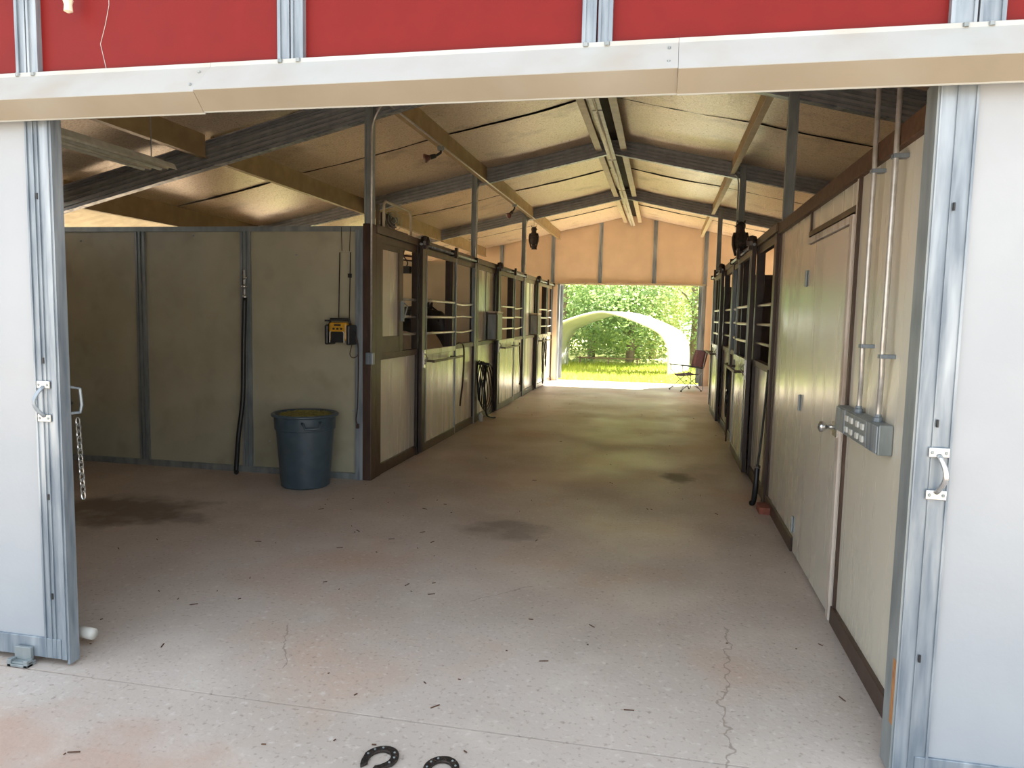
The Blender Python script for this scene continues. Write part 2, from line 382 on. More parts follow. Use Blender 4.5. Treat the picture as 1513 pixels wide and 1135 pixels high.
# far sliding door edge seen outside, right of the opening
d = sroot('door_3', (.95, 17.12, 0), 'far sliding door pushed open to the side')
MB().box(.80, 2.6, 17.10, 17.14, .05, 2.3).build('panel', 'gable', d); MB().box(.80, .89, 17.095, 17.145, .05, 2.3).build('stile', 'galv', d)
d = sroot('door_4', (-3.0, 17.12, 0), 'far sliding door pushed open to the other side')
MB().box(-4.1, -2.28, 17.10, 17.14, .05, 2.3).build('panel', 'gable', d); MB().box(-2.37, -2.28, 17.095, 17.145, .05, 2.3).build('stile', 'galv', d)

# ------------------------------------------------------------------ roof: sheet above, sagging insulation below
def slope_pts(side):   # from ridge outward
    return (XC, WL - .25) if side < 0 else (XC, WR + .25)
rf = MB()
for side in (-1, 1):
    a, b = slope_pts(side)
    rf.prism([(a, roofz(a) + .08), (b, roofz(b) + .08), (b, roofz(b) + .10), (a, roofz(a) + .10)], 1, 2.2, 17.5)
struct('ceiling_roof_sheet', rf, 'dark')
PX = [-5.75, -4.13, -2.38, XC, .80, 2.45, 4.1]      # purlin lines
ce = MB()
seams = []
for bi in range(4):
    y0, y1 = YF[bi], YF[bi + 1]; ym = (y0 + y1) / 2 + (.12, -.05, .0, .05)[bi]
    seams.append(ym)
    for (a, b) in ((y0, ym), (ym, y1)):
        xs = [WL] + PX + [WR]
        for xa, xb in zip(xs[:-1], xs[1:]):
            rng = random.Random(int(xa * 100) + int(a * 100)); sag = rng.uniform(.015, .045); gap = rng.choice((.004, .006, .012, .03, .045))
            nx, ny = 12, 8; vs = []
            for j in range(ny + 1):
                for i in range(nx + 1):
                    u, v = i / nx, j / ny
                    bow = gap * math.sin(math.pi * u) ** 1.5
                    ya = a + (bow if a == ym else 0); yb = b - (bow * .4 if b == ym else 0)
                    x = xa + (xb - xa) * u; y = ya + (yb - ya) * v
                    z = roofz(x) - .03 - sag * math.sin(math.pi * u) * (.5 + .5 * math.sin(math.pi * v)) - (.012 if a == ym else .0) + rng.uniform(-.0035, .0035)
                    vs.append((x, y, z))
            ce.add(vs, [(j * (nx + 1) + i, j * (nx + 1) + i + 1, (j + 1) * (nx + 1) + i + 1, (j + 1) * (nx + 1) + i) for j in range(ny) for i in range(nx)])
struct('ceiling', ce, 'ceil', label='sagging tan foil insulation under the barn roof', smooth=True)

# rafters: galvanised channel with ribs and lower flange
def rafter(i, y, k, z0=0.0):
    o = sroot('roof_beam_%d' % i, (XC, y, 3.6), 'ribbed grey steel rafter frame crossing under the roof')
    for side in (-1, 1):
        xe = WL if side < 0 else WR
        pts = lambda dz0, dz1: [(XC, lowz(XC) + dz0), (xe, lowz(xe, k) + dz0), (xe, lowz(xe, k) + dz1), (XC, lowz(XC) + dz1)]
        MB().prism(pts(0, .24), 1, y - .008, y + .008).build('web', 'rafter', o)
        m = MB()
        for a, b in ((.04, .055), (.085, .10), (.125, .15), (.18, .19), (.205, .215)): m.prism(pts(a, b), 1, y - .026, y - .008)
        m.build('rib', 'galvd', o)
        m = MB(); m.prism(pts(-.006, .006), 1, y - .045, y + .03); m.build('flange', 'galv', o)
        m = MB(); m.prism(pts(.23, .24), 1, y - .045, y + .03); m.build('flange', 'rafter', o)
for i, (y, k) in enumerate(((2.72, .222), (6.15, .245), (9.77, .215), (13.39, .215))): rafter(i + 1, y, k)
# purlins
n = 5
for x in PX:
    if x == XC:
        for dx in (-.16, .16):
            m = sroot('roof_beam_%d' % n, (x + dx, 9, 3.6), 'pale twin ridge purlin'); n += 1
            for j in range(4):
                a, b = YF[j] + .06, YF[j + 1] - .06; z = 3.655
                MB().box(x + dx - .004, x + dx + .004, a, b, z, z + .15).build('web', 'purlin', m)
                MB().box(x + dx - .04, x + dx + .04, a, b, z - .012, z).build('flange', 'purlin2', m)
        MB_ = MB().box(x - .10, x + .10, 2.6, 16.95, 3.79, 3.80); struct('trim_4', MB_, 'dark')
        continue
    zl = {-5.75: 2.49, -4.13: 2.875, -2.38: 3.275, .80: 3.33, 2.45: 2.96, 4.1: 2.6}[x]
    m = sroot('roof_beam_%d' % n, (x, 9, zl), 'tan roof purlin running the length of the barn'); n += 1
    for j in range(4):
        a, b = YF[j] + (.3 if j == 0 else .06), YF[j + 1] - .06
        MB().box(x - .012, x + .012, a, b, zl, roofz(x) - .02).build('web', 'purlin', m)
        sg = 1 if x < XC else -1
        MB().box(x - .03, x + .03, a, b, zl - .01, zl + .002).build('flange', 'purlin2' if x > 0 else 'purlin', m)

# ------------------------------------------------------------------ pillars
def pillar(i, x, y, z0, label, w_=.075, mat='galvd'):
    k = .245 if abs(y - 6.15) < .2 else .215
    m = MB(); z1 = lowz(x, k) + .14
    m.box(x - w_ / 2, x - w_ / 2 + .012, y - .09, y - .03, z0, z1).box(x + w_ / 2 - .012, x + w_ / 2, y - .09, y - .03, z0, z1).box(x - w_ / 2 + .012, x + w_ / 2 - .012, y - .075, y - .065, z0, z1)
    struct('pillar_%d' % i, m, mat, label=label)
for i, (x, y, z0) in enumerate(((XL, 6.15, 2.27), (XL, 9.77, 0), (XL, 13.39, 0), (XR + .03, 6.15, 2.27), (XR + .03, 9.77, 2.27), (XR + .03, 13.39, 2.27))):
    pillar(i + 1, x, y, z0, 'galvanised steel channel pillar rising from the stall wall to a rafter')

# ------------------------------------------------------------------ left bay partition
pw = sroot('wall_partition', (-4.4, 6.1, 0), 'cream panelled partition closing the left bay')
MB().box(WL, -2.60, 6.08, 6.13, .03, 2.22).build('panel', 'wallp', pw)
MB().box(WL, -2.50, 6.055, 6.14, 2.205, 2.25).build('top_channel', 'galvd', pw)
MB().box(WL, -2.60, 6.055, 6.08, .0, .055).build('base_channel', 'galvd', pw)
for x in (-4.80, -3.715):
    t = MB()
    for a, b, d_ in ((-.05, -.028, .025), (-.028, -.01, .012), (-.01, .01, .03), (.01, .028, .012), (.028, .05, .025)): t.box(x + a, x + b, 6.08 - d_, 6.08, .05, 2.21)
    t.build('batten', 'galvd', pw)
MB().box(-2.645, -2.575, 6.045, 6.10, 0, 2.215).build('corner_channel', 'galv', pw)
bl = MB()
for x, z in ((-3.22, 2.0), (-5.45, 2.12), (-4.25, 2.17), (-2.68, .62), (-3.5, .3)):
    bl.lathe((x, 6.078, z), [(.0001, -.008), (.009, -.006), (.009, .006), (.0001, .008)], 8)
bl.build('bolt_head', 'galvd', pw)

# ------------------------------------------------------------------ stall fronts
def X(side, d): return XL + d if side < 0 else XR - d
ZS = 1.10   # sill height
def bx(m, side, d0, d1, y0, y1, z0, z1): return m.box(X(side, d0), X(side, d1), y0, y1, z0, z1)
BARZ = (1.64, 1.465, 1.29)
def bars(par, side, d, y0, y1, bowed=0.0):
    for j, z in enumerate(BARZ):
        m = MB(); p = [(X(side, d), y0, z)]
        for t in (.25, .5, .75): p.append((X(side, d), y0 + (y1 - y0) * t, z + bowed * (.5 - abs(t - .5)) * (1 if j != 1 else -.6)))
        p.append((X(side, d), y1, z)); m.tube(p, .014, 8); m.build('bar', 'tube', par, smooth=True)
def stall_front(side, y0, upperA, label, mats=('brown', 'brownd')):
    o = thing('stall_front', (X(side, 0), y0 + 1.8, 0), label, 'stall front', 'horse stall fronts along the aisle')
    L_ = 1.207; b1, b2, y3 = y0 + L_, y0 + 2 * L_, y0 + 3.62
    a0 = y0 + .14
    for (a, b, c) in ((a0, b1 - .05, 'A'), (b2 + .05, y3 - .05, 'C')):
        bx(MB(), side, -.02, .0, a, b, .10, ZS - .02).build('kick_panel', 'panel', o)
        bx(MB(), side, -.03, .02, a, b, 0, .10).build('base_channel', mats[0], o, .004)
        bx(MB(), side, -.03, .025, a, b, ZS - .03, ZS + .03).build('sill_rail', 'tanrail', o, .004)
        bx(MB(), side, -.03, .02, a, b, 2.13, 2.2).build('top_rail', 'tanrail', o, .004)
    # posts
    for a, b, mt in ((y0 + .02, y0 + .14, 'brown'), (b1 - .05, b1 + .05, mats[1]), (b2 - .05, b2 + .05, mats[1]), (y3 - .09, y3 - .005, mats[1])):
        bx(MB(), side, -.04, .03, a, b, 0, 2.2).build('post', mt, o, .004)
    if upperA == 'panel':
        p = bx(MB(), side, -.02, .0, a0, b1 - .05, ZS + .03, 2.13).build('upper_panel', 'panel', o)
        bx(MB(), side, 0, .008, a0 + .5, a0 + .53, ZS + .03, 2.13).build('seam_trim', 'galv', p)
    elif upperA == 'half':
        p = bx(MB(), side, -.02, .0, a0 + .06, a0 + .50, ZS + .18, 2.08).build('upper_panel', 'panel', o)
        f = MB()
        bx(f, side, -.03, .02, a0, a0 + .06, ZS + .03, 2.13); bx(f, side, -.03, .02, a0 + .50, a0 + .60, ZS + .03, 2.13)
        bx(f, side, -.03, .018, a0 + .06, a0 + .50, ZS + .03, ZS + .18); bx(f, side, -.03, .018, a0 + .06, a0 + .5, 2.08, 2.13)
        f.build('panel_frame', 'tanrail', p)
        bars(o, side, 0, a0 + .60, b1 - .05)
        l = MB(); bx(l, side, .02, .045, a0 + .53, a0 + .57, 1.42, 1.62); l.tube([(X(side, .05), a0 + .55, 1.6), (X(side, .085), a0 + .55, 1.57), (X(side, .05), a0 + .55, 1.45)], .007, 6)
        l.build('latch', 'galvd', o)
    else:
        bars(o, side, 0, a0, b1 - .05)
        bx(MB(), side, -.03, .015, a0, a0 + .05, ZS, 2.13).build('window_edge', 'galv', o)
    bars(o, side, 0, b2 + .05, y3 - .09, -.04)
    for ya in (b2 + .05, y3 - .11): bx(MB(), side, -.01, .035, ya, ya + .02, ZS, 2.13).build('window_edge', 'galv', o)
    # sliding track: round rail on brackets
    t = MB().tube([(X(side, .07), b1 - .1, 2.215), (X(side, .07), y3 - .1, 2.215)], .014, 8)
    t.build('track', 'galv', o, smooth=True)
    for yy in (b1 + .0, b1 + 1.1, y3 - .2): bx(MB(), side, 0, .09, yy, yy + .03, 2.19, 2.26).build('track_bracket', 'brownd', o)
    return o
def stall_door(side, y0, label, mats=('brown', 'brownd'), shelf=True, shelfmat='tanrail'):
    L_ = 1.207; a, b = y0 + L_ - .06, y0 + 2 * L_ + .03
    o = thing('stall_door', (X(side, .06), (a + b) / 2, 0), label, 'sliding stall door', 'sliding stall doors')
    D0, D1 = .045, .085
    bx(MB(), side, D0 + .01, D1 - .012, a + .06, b - .03, .12, ZS - .03).build('door_panel', 'panel', o)
    s = bx(MB(), side, D0, D1, a, a + .12, .03, 2.24).build('stile', mats[1], o, .004)
    r = MB(); bx(r, side, D1, D1 + .03, a + .02, a + .10, 2.17, 2.30); r.lathe((X(side, D1), a + .06, 2.25), [(.0001, -.05), (.05, -.04), (.055, 0), (.04, .045), (.0001, .06)], 12)
    r.build('roller_hanger', 'brownd', s)
    bx(MB(), side, D0, D1, b - .03, b, .03, 2.2).build('stile', 'galv', o, .003)
    bx(MB(), side, D0 - .005, D1 - .015, b - .13, b - .04, ZS, 2.16).build('stile', mats[1], o, .003)
    bx(MB(), side, D0, D1, a + .12, b - .03, .03, .12).build('bottom_rail', mats[0], o, .004)
    bx(MB(), side, D0, D1, a + .12, b - .03, ZS - .04, ZS + .02).build('middle_rail', 'panel', o, .004)
    bx(MB(), side, D0, D1, a + .12, b - .03, 2.12, 2.18).build('top_rail', 'tanrail', o, .004)
    r = MB(); bx(r, side, D1, D1 + .03, b - .12, b - .06, 2.17, 2.29); r.build('roller_hanger', 'brownd', o)
    bars(o, side, (D0 + D1) / 2, a + .12, b - .03)
    bx(MB(), side, D1, D1 + .005, a + .12, a + .14, .12, 2.12).build('edge_trim', 'galv', o)
    if shelf:
        m = MB(); bx(m, side, D1 + .08, D1 + .105, a + .10, b - .05, .985, 1.01)
        for yy in (a + .16, b - .25): bx(m, side, D1, D1 + .08, yy, yy + .02, .985, 1.01)
        m.build('blanket_bar', shelfmat, o)
    l = MB(); bx(l, side, D1, D1 + .02, a + .02, a + .06, .93, 1.12); l.tube([(X(side, D1 + .02), a + .04, 1.08), (X(side, D1 + .05), a + .04, 1.04), (X(side, D1 + .02), a + .04, .97)], .006, 6)
    l.build('latch', 'chrome', o)
    return o
stall_front(-1, 6.15, 'half', 'cream and brown stall front with a half-closed upper window, beside the radio partition')
stall_front(-1, 9.77, 'panel', 'stall front behind the coiled hose, solid cream upper panel')
stall_front(-1, 13.39, 'panel', 'last left stall front before the far doorway, with halters hanging on it')
stall_door(-1, 6.15, 'sliding stall door with the horse standing behind its bars')
stall_door(-1, 9.77, 'sliding stall door just past the coiled hose and feed box')
stall_door(-1, 13.39, 'last left sliding stall door, halters hanging on it near the far doorway')
stall_front(1, 6.15, 'bars', 'stall front joining the service-door wall, black strap hanging beside it', ('brownd', 'brownd'))
stall_front(1, 9.77, 'bars', 'right-hand stall front farthest from the service door', ('brownd', 'brownd'))
stall_door(1, 6.15, 'dark-framed sliding stall door with a halter hanging from its blanket bar', ('brownd', 'brownd'))
stall_door(1, 9.77, 'dark-framed sliding stall door nearest the folding chair', ('brownd', 'brownd'))
# cap rails over both stall rows
struct('trim_5', MB().box(XL - .06, XL + .045, 6.16, 16.9, 2.20, 2.272), 'tanrail', bevel=.004)
struct('trim_6', MB().box(XR - .045, XR + .06, 6.12, 13.45, 2.20, 2.272), 'tanrail', bevel=.004)
# end post where the right stalls stop
struct('trim_7', MB().box(XR - .03, XR + .06, 13.40, 13.47, 0, 2.2), 'galv', bevel=.004)
# brown corner post at partition
struct('trim_8', MB().box(XL - .045, XL + .035, 6.045, 6.16, 0, 2.27), 'brown', bevel=.005, label='brown steel corner post beside the radio')

# inner stall divisions
for i, (xa, xb, y) in enumerate(((WL + .06, XL - .05, 9.80), (WL + .06, XL - .05, 13.42), (XR + .08, WR - .06, 6.18), (XR + .08, WR - .06, 9.80), (XR + .08, WR - .06, 13.42))):
    tp = 2.18 if i < 2 else 2.03; struct('wall_stall_%d' % (i + 1), MB().box(xa, xb, y, y + .03, 0, tp).box(xa, xb, y - .02, y + .05, tp, tp + .05), 'inner' if i < 2 else 'brown')
struct('floor_bedding', MB().box(WL + .06, XL - .06, 6.2, 13.4, .0, .03).box(XR + .1, WR - .1, 6.25, 13.4, 0, .03), 'dirt')

# ------------------------------------------------------------------ right tack room wall and service door
tw = sroot('wall_tack_room', (XR, 4.3, 0), 'cream panelled tack room wall with brown trim')
P = lambda *a: MB().box(*a)
P(XR, XR + .03, 2.62, 3.80, .09, 2.18).build('panel', 'panel', tw)
P(XR, XR + .03, 4.93, 6.12, .09, 2.18).build('panel', 'panel', tw)
P(XR, XR + .03, 3.80, 4.93, 2.06, 2.18).build('panel', 'panel', tw)
P(XR - .02, XR + .04, 2.60, 3.78, 0, .09).build('base_channel', 'brown', tw, .004)
P(XR - .02, XR + .04, 4.93, 6.12, 0, .09).build('base_channel', 'brown', tw, .004)
P(XR - .03, XR + .05, 2.60, 6.12, 2.18, 2.262).build('top_channel', 'tack', tw, .004)
P(XR - .012, XR + .04, 3.745, 3.775, .05, 2.18).build('trim_strip', 'brown', tw)
P(XR - .012, XR + .04, 3.785, 3.80, .05, 2.18).build('trim_strip', 'casing', tw)
P(XR - .012, XR + .04, 4.90, 4.93, 1.99, 2.18).build('trim_strip', 'brown', tw)
P(XR - .015, XR + .04, 3.80, 4.93, 2.03, 2.06).build('trim_strip', 'brown', tw)
P(XR - .012, XR + .04, 6.09, 6.125, 0, 2.2).build('trim_strip', 'brown', tw)
P(XR - .02, XR + .06, 2.60, 2.64, 0, 2.25).build('trim_strip', 'galvd', tw)
dr = sroot('door_5', (XR, 4.35, 0), 'cream service door in the tack room wall')
P(XR - .012, XR + .028, 3.875, 4.895, .015, 1.975).build('door_leaf', 'door', dr, .003)
P(XR - .022, XR + .03, 3.81, 3.865, 0, 2.02).build('door_casing', 'casing', dr, .004)
P(XR - .022, XR + .03, 3.865, 4.90, 1.982, 2.02).build('door_casing', 'casing', dr, .004)
for z in (1.77, .985, .193):
    h = MB().box(XR - .016, XR - .010, 4.865, 4.925, z - .05, z + .05).tube([(XR - .02, 4.90, z - .05), (XR - .02, 4.90, z + .05)], .008, 8)
    h.build('hinge', 'galvd', dr)
kb = MB().loft([((XR - .012 - d_, 3.965, .965), (0, r_, 0), (0, 0, r_)) for d_, r_ in ((0, .032), (.006, .032), (.008, .012), (.035, .011), (.042, .02), (.055, .028), (.07, .027), (.078, .012), (.079, .001))], 16)
kb.build('door_knob', 'chrome', dr, smooth=True)
MB().box(XR - .03, XR - .012, 3.83, 3.93, .93, 1.0).build('strike_plate', 'chrome', dr)

# switch box and conduits
sb = thing('switch_box', (XR - .03, 3.4, 1.05), 'grey metal switch and outlet box at the foot of two conduits', 'electrical box')
P(XR - .055, XR - .002, 3.04, 3.73, .985, 1.105).build('box_body', 'galvd', sb, .004)
P(XR - .062, XR - .055, 3.045, 3.19, .99, 1.10).build('cover_plate', 'galv', sb, .003)
P(XR - .062, XR - .055, 3.56, 3.725, .99, 1.10).build('cover_plate', 'galv', sb, .003)
pl = P(XR - .060, XR - .055, 3.20, 3.55, .99, 1.10).build('cover_plate', 'galvd', sb, .002); pl['label'] = 'dark plate holding the switches and outlets'
for yy in (3.24, 3.32, 3.42, 3.50):
    for z in (1.02, 1.07):
        o_ = P(XR - .070, XR - .060, yy - .022, yy + .018, z - .014, z + .014).build('outlet', 'offwhite', pl, .004)
        o_['label'] = 'off-white outlet face'
def conduit(y, ytop, clamps, label):
    o = thing('conduit', (XR - .02, y, 1.1), label, 'conduit', 'steel conduits on the tack room wall')
    pts = smoothpts([(XR - .03, y + .05, 1.10), (XR - .03, y + .045, 1.18), (XR - .038, y + .01, 1.27), (XR - .043, y, 1.38)], 5) + [Vector((XR - .043, y, 2.15)), Vector((XR - .043, ytop, 2.98))]
    MB().tube(pts, .0105, 10).build('pipe', 'tube', o, smooth=True)
    for z in clamps: MB().box(XR - .056, XR, y - .022, y + .022, z - .008, z + .008).build('clamp', 'galv', o, .002)
    MB().lathe((XR - .03, y + .05, 1.10), [(.018, 0), (.018, .02), (.013, .025), (.013, .035)], 12).build('connector', 'galv', o)
conduit(3.40, 3.42, (1.40, 2.14), 'steel conduit nearer the service door')
conduit(3.105, 3.12, (1.37, 2.14), 'steel conduit nearer the front opening')

# ------------------------------------------------------------------ front sliding doors
def pull(parent, x, z, s=1):
    m = MB()
    for zz in (z - .068, z + .068): m.box(x - .03, x + .03, 2.488, 2.496, zz - .016, zz + .016)
    m.build('pull_plate', 'chrome', parent, .003)
    m = MB(); pts = [(x + s * .012 * math.sin(math.pi * t), 2.49 - .036 * math.sin(math.pi * t), z - .06 + .12 * t) for t in [k / 10 for k in range(11)]]
    m.tube(pts, .0095, 8, flat=.8); m.build('pull_grip', 'chrome' if s > 0 else 'galv', parent, smooth=True)
    m = MB()
    for zz in (z - .068, z + .068):
        for dx in (-.02, .02): m.loft([((x + dx, 2.488, zz), (.006, 0, 0), (0, 0, .006)), ((x + dx, 2.485, zz), (.004, 0, 0), (0, 0, .004))], 8)
    m.build('pull_screw', 'galvd', parent)
dL = sroot('door_1', (-3.1, 2.5, .04), 'white sliding barn door slid to the left, galvanised frame')
P(-4.0, -2.475, 2.506, 2.54, .06, 2.24).build('panel', 'white', dL)
st = MB().box(-2.478, -2.372, 2.500, 2.545, .03, 2.24)
for a, b in ((-2.478, -2.470), (-2.445, -2.441), (-2.425, -2.421), (-2.395, -2.372)): st.box(a, b, 2.494, 2.500, .03, 2.24)
st.build('stile', 'galv', dL, .001)
P(-2.374, -2.362, 2.500, 2.552, .012, 2.24).build('edge_strip', 'galv', dL)
P(-4.0, -2.40, 2.496, 2.5445, .03, .115).build('bottom_rail', 'galv', dL, .002)
pull(dL, -2.432, 1.115, -1)
s = MB()
for z in (1.93, 1.28, .72, .30): s.loft([((-2.43, 2.494, z - .012), (.004, 0, 0), (0, .004, 0)), ((-2.43, 2.494, z + .012), (.004, 0, 0), (0, .004, 0))], 6)
s.build('slot', 'black', dL)
dR = sroot('door_2', (1.5, 2.5, .04), 'white sliding barn door slid to the right, galvanised frame')
P(.905, 3.1, 2.506, 2.54, .06, 2.24).build('panel', 'white', dR)
st = MB().box(.803, .91, 2.500, 2.545, .012, 2.24)
for a, b in ((.803, .808), (.850, .853), (.902, .910)): st.box(a, b, 2.494, 2.500, .012, 2.24)
st.build('stile', 'galv', dR, .001)
P(.796, .803, 2.500, 2.60, .012, 2.24).build('edge_strip', 'galvd', dR)
P(.795, .7955, 2.50, 2.53, .18, .40).build('rust_stain', 'rust', dR)
P(.87, 3.1, 2.496, 2.5445, .012, .085).build('bottom_rail', 'galv', dR, .002)
pull(dR, .872, 1.03, 1)
s = MB()
for z in (1.86, 1.19, .42): s.loft([((.862, 2.494, z - .012), (.004, 0, 0), (0, .004, 0)), ((.862, 2.494, z + .012), (.004, 0, 0), (0, .004, 0))], 6)
s.build('slot', 'black', dR)
gd = MB().box(-2.62, -2.52, 2.45, 2.49, .012, .02).box(-2.61, -2.53, 2.475, 2.49, .02, .075).box(-2.62, -2.60, 2.445, 2.475, .0, .03).box(-2.54, -2.52, 2.445, 2.475, 0, .03).box(-2.62, -2.52, 2.445, 2.49, 0, .012)
tag(gd.build('door_guide', 'galvd', bevel=.002), 'small galvanised floor guide bracket under the left sliding door', 'door guide')
pv = MB().tube([(-2.62, 2.72, .055), (-2.42, 2.69, .055)], .020, 16).tube([(-2.50, 2.70, .055), (-2.415, 2.688, .055)], .025, 16)
pv.box(-2.60, -2.56, 2.70, 2.74, 0, .036)
tag(pv.build('pvc_pipe', 'pvc', smooth=True), 'white plastic pipe end poking out behind the left sliding door', 'pipe')
ch = MB()
for k in range(13):
    z = 1.02 - k * .026; c = Vector((-2.375 + .0012 * k, 2.60, z)); a = Vector((1, 0, 0)) if k % 2 == 0 else Vector((.25, .97, 0))
    ch.tube([c + a * .010 * math.cos(t) + Vector((0, 0, .019 * math.sin(t))) for t in [2 * math.pi * j / 10 for j in range(10)]], .003, 5, closed=True)
t_ = thing('door_chain', (-2.375, 2.6, .7), 'steel link chain hanging behind the edge of the left sliding door', 'chain')
ch.build('links', 'chrome', t_)
MB().tube([(-2.375, 2.56, 1.06), (-2.362, 2.60, 1.06), (-2.358, 2.605, 1.09), (-2.36, 2.60, 1.16), (-2.375, 2.56, 1.17)], .006, 6).build('pull_grip', 'galv', t_)

# ------------------------------------------------------------------ bins
def trash_bin(x, y, label, hay=True, rx=.275):
    o = thing('trash_bin', (x, y, 0), label, 'trash bin')
    H_ = .625
    prof = [(.001, .008), (.19, .0), (.205, .012), (.243, H_ - .13), (.254, H_ - .125), (.258, H_ - .02), (.266, H_ - .015), (.270, H_ - .012), (.270, H_), (.252, H_), (.248, H_ - .02), (.232, H_ - .14), (.20, .03), (.001, .02)]
    MB().lathe((x, y, 0), prof, 40).build('body', 'bin', o, smooth=True).modifiers.new('e', 'EDGE_SPLIT').split_angle = .6
    MB().lathe((x, y, 0), [(.262, H_ - .016), (.281, H_ - .012), (.284, H_), (.274, H_ + .010), (.252, H_ + .008), (.252, H_ - .01)], 40).build('rim', 'bin', o, smooth=True)
    for ang in (-.9, 2.24):
        m = MB(); c, s2 = math.cos(ang), math.sin(ang); tx, ty = -s2, c
        p = lambda r_, t, z: (x + c * r_ + tx * t, y + s2 * r_ + ty * t, z)
        m.tube([p(.25, -.075, H_ - .05), p(.293, -.072, H_ - .055), p(.30, -.06, H_ - .095), p(.30, .06, H_ - .095), p(.293, .072, H_ - .055), p(.25, .075, H_ - .05)], .011, 8)
        m.build('handle', 'bin', o, smooth=True)
    if hay:
        m = MB(); rr = random.Random(3)
        m.lathe((x, y, 0), [(.001, H_ + .012), (.12, H_ + .008), (.20, H_ - .005), (.247, H_ - .02), (.24, H_ - .09), (.001, H_ - .1)], 28)
        for i in range(380):
            a = rr.uniform(0, 6.28); r_ = .25 * math.sqrt(rr.random()); b = rr.uniform(0, 6.28); l = rr.uniform(.02, .05); z = H_ + .012 - .03 * (r_ / .25) ** 2
            if r_ + l > .25: continue
            cx_, cy_ = x + r_ * math.cos(a), y + r_ * math.sin(a)
            m.bar((cx_ - l * math.cos(b), cy_ - l * math.sin(b), z + rr.uniform(-.01, .01)), (cx_ + l * math.cos(b), cy_ + l * math.sin(b), z + rr.uniform(-.01, .015)), .004, .003)
        hy = m.build('hay', 'hay'); tag(hy, 'yellow hay scraps filling the blue-grey bin', 'hay', kind='stuff')
    return o
trash_bin(-2.97, 5.74, 'blue-grey plastic bin full of hay against the partition')
trash_bin(-5.45, 5.50, 'dark bin in the shadows behind the left sliding door', False)

# ------------------------------------------------------------------ radio hanging on the partition
rx, ry, rz = -2.745, 5.97, 1.32
ra = thing('radio', (rx, ry, rz), 'yellow and black jobsite radio hanging on the partition', 'radio')
MB().box(rx - .085, rx + .085, ry - .07, ry + .07, rz - .07, rz + .09).build('case', 'yellow', ra, .018)
MB().box(rx - .062, rx + .062, ry - .078, ry - .06, rz - .085, rz + .01).build('speaker_grille', 'black', ra, .008)
for sx in (-1, 1):
    m = MB().box(rx + sx * .082, rx + sx * .118, ry - .085, ry + .08, rz - .105, rz + .07); m.build('bumper', 'black', ra, .014)
    MB().tube([(rx + sx * .066, ry - .084, rz - .085), (rx + sx * .066, ry - .084, rz + .0), (rx + sx * .055, ry - .084, rz + .014)], .0045, 6).build('roll_bar', 'offwhite', ra)
MB().tube([(rx - .095, ry - .02, rz + .07), (rx - .085, ry - .02, rz + .115), (rx + .085, ry - .02, rz + .115), (rx + .095, ry - .02, rz + .07)], .013, 8).build('carry_handle', 'black', ra, smooth=True)
MB().box(rx - .03, rx + .03, ry - .075, ry - .069, rz + .058, rz + .074).build('badge', 'black', ra)
m = MB()
for dx in (-.035, 0, .035): m.loft([((rx + dx, ry - .069, rz + .034), (.010, 0, 0), (0, 0, .010)), ((rx + dx, ry - .080, rz + .034), (.009, 0, 0), (0, 0, .009))], 10)
m.build('dial', 'black', ra)
MB().box(rx - .14, rx - .08, ry - .03, ry - .02, rz + .095, rz + .11).build('antenna', 'black', ra)
wire = thing('hanging_strap', (rx, 6.05, 2.2), 'thin black straps holding the radio up from the partition top', 'strap')
MB().tube([(rx - .03, 6.045, 2.24), (rx - .02, 6.035, 2.03)], .003, 6).tube([(rx + .055, 6.045, 2.24), (rx + .05, 6.035, 2.03)], .003, 6).build('cord', 'strap', wire)
MB().tube([(rx - .045, 6.02, 1.43), (rx - .04, 6.035, 2.02), (rx + .06, 6.035, 2.02), (rx + .055, 6.02, 1.43)], .005, 6).build('strap_loop', 'rubber', wire)
MB().box(rx + .045, rx + .07, 6.01, 6.04, 1.80, 1.835).build('buckle', 'black', wire)
cd = MB().tube(smoothpts([(rx + .09, ry + .04, rz + .05), (rx + .13, 5.99, rz - .02), (rx + .14, 6.02, 1.15), (rx + .13, 6.03, .7), (rx + .115, 6.03, .55), (rx + .13, 6.03, .50)], 6), .005, 6)
cd.tube(smoothpts([(rx + .09, ry + .03, rz - .1), (rx + .07, 6.0, 1.13), (rx + .10, 6.01, 1.10), (rx + .145, 6.01, 1.14), (rx + .13, 6.0, 1.28)], 6), .004, 6)
cd.box(rx + .12, rx + .14, 6.02, 6.045, .47, .51)
tag(cd.build('power_cord', 'strap', smooth=False), 'dark power cord dangling below the yellow radio', 'cord')

# hydrant with black hose on the middle batten
hy = thing('water_tap', (-3.70, 6.02, 1.7), 'metal tap fittings on the middle batten of the partition', 'tap')
m = MB().tube([(-3.70, 6.02, 1.86), (-3.70, 6.02, 1.62)], .012, 8); m.build('valve_pipe', 'chrome', hy)
m = MB().lathe((-3.70, 6.01, 1.69), [(.001, 0), (.02, .004), (.026, .02), (.02, .036), (.001, .04)], 14).tube([(-3.70, 6.0, 1.78), (-3.66, 5.99, 1.79)], .008, 6)
m.lathe((-3.70, 6.02, 1.60), [(.02, 0), (.02, .03), (.014, .035)], 12); m.build('valve_body', 'chrome', hy, smooth=True)
hs_ = MB().tube(smoothpts([(-3.70, 6.02, 1.61), (-3.705, 6.0, 1.2), (-3.715, 5.99, .7), (-3.745, 5.96, .35), (-3.765, 5.95, .05), (-3.75, 5.93, .022)], 8), .021, 10)
tag(hs_.build('rubber_hose', 'rubber', smooth=True), 'thick black rubber hose hanging from the tap to the floor', 'hose')

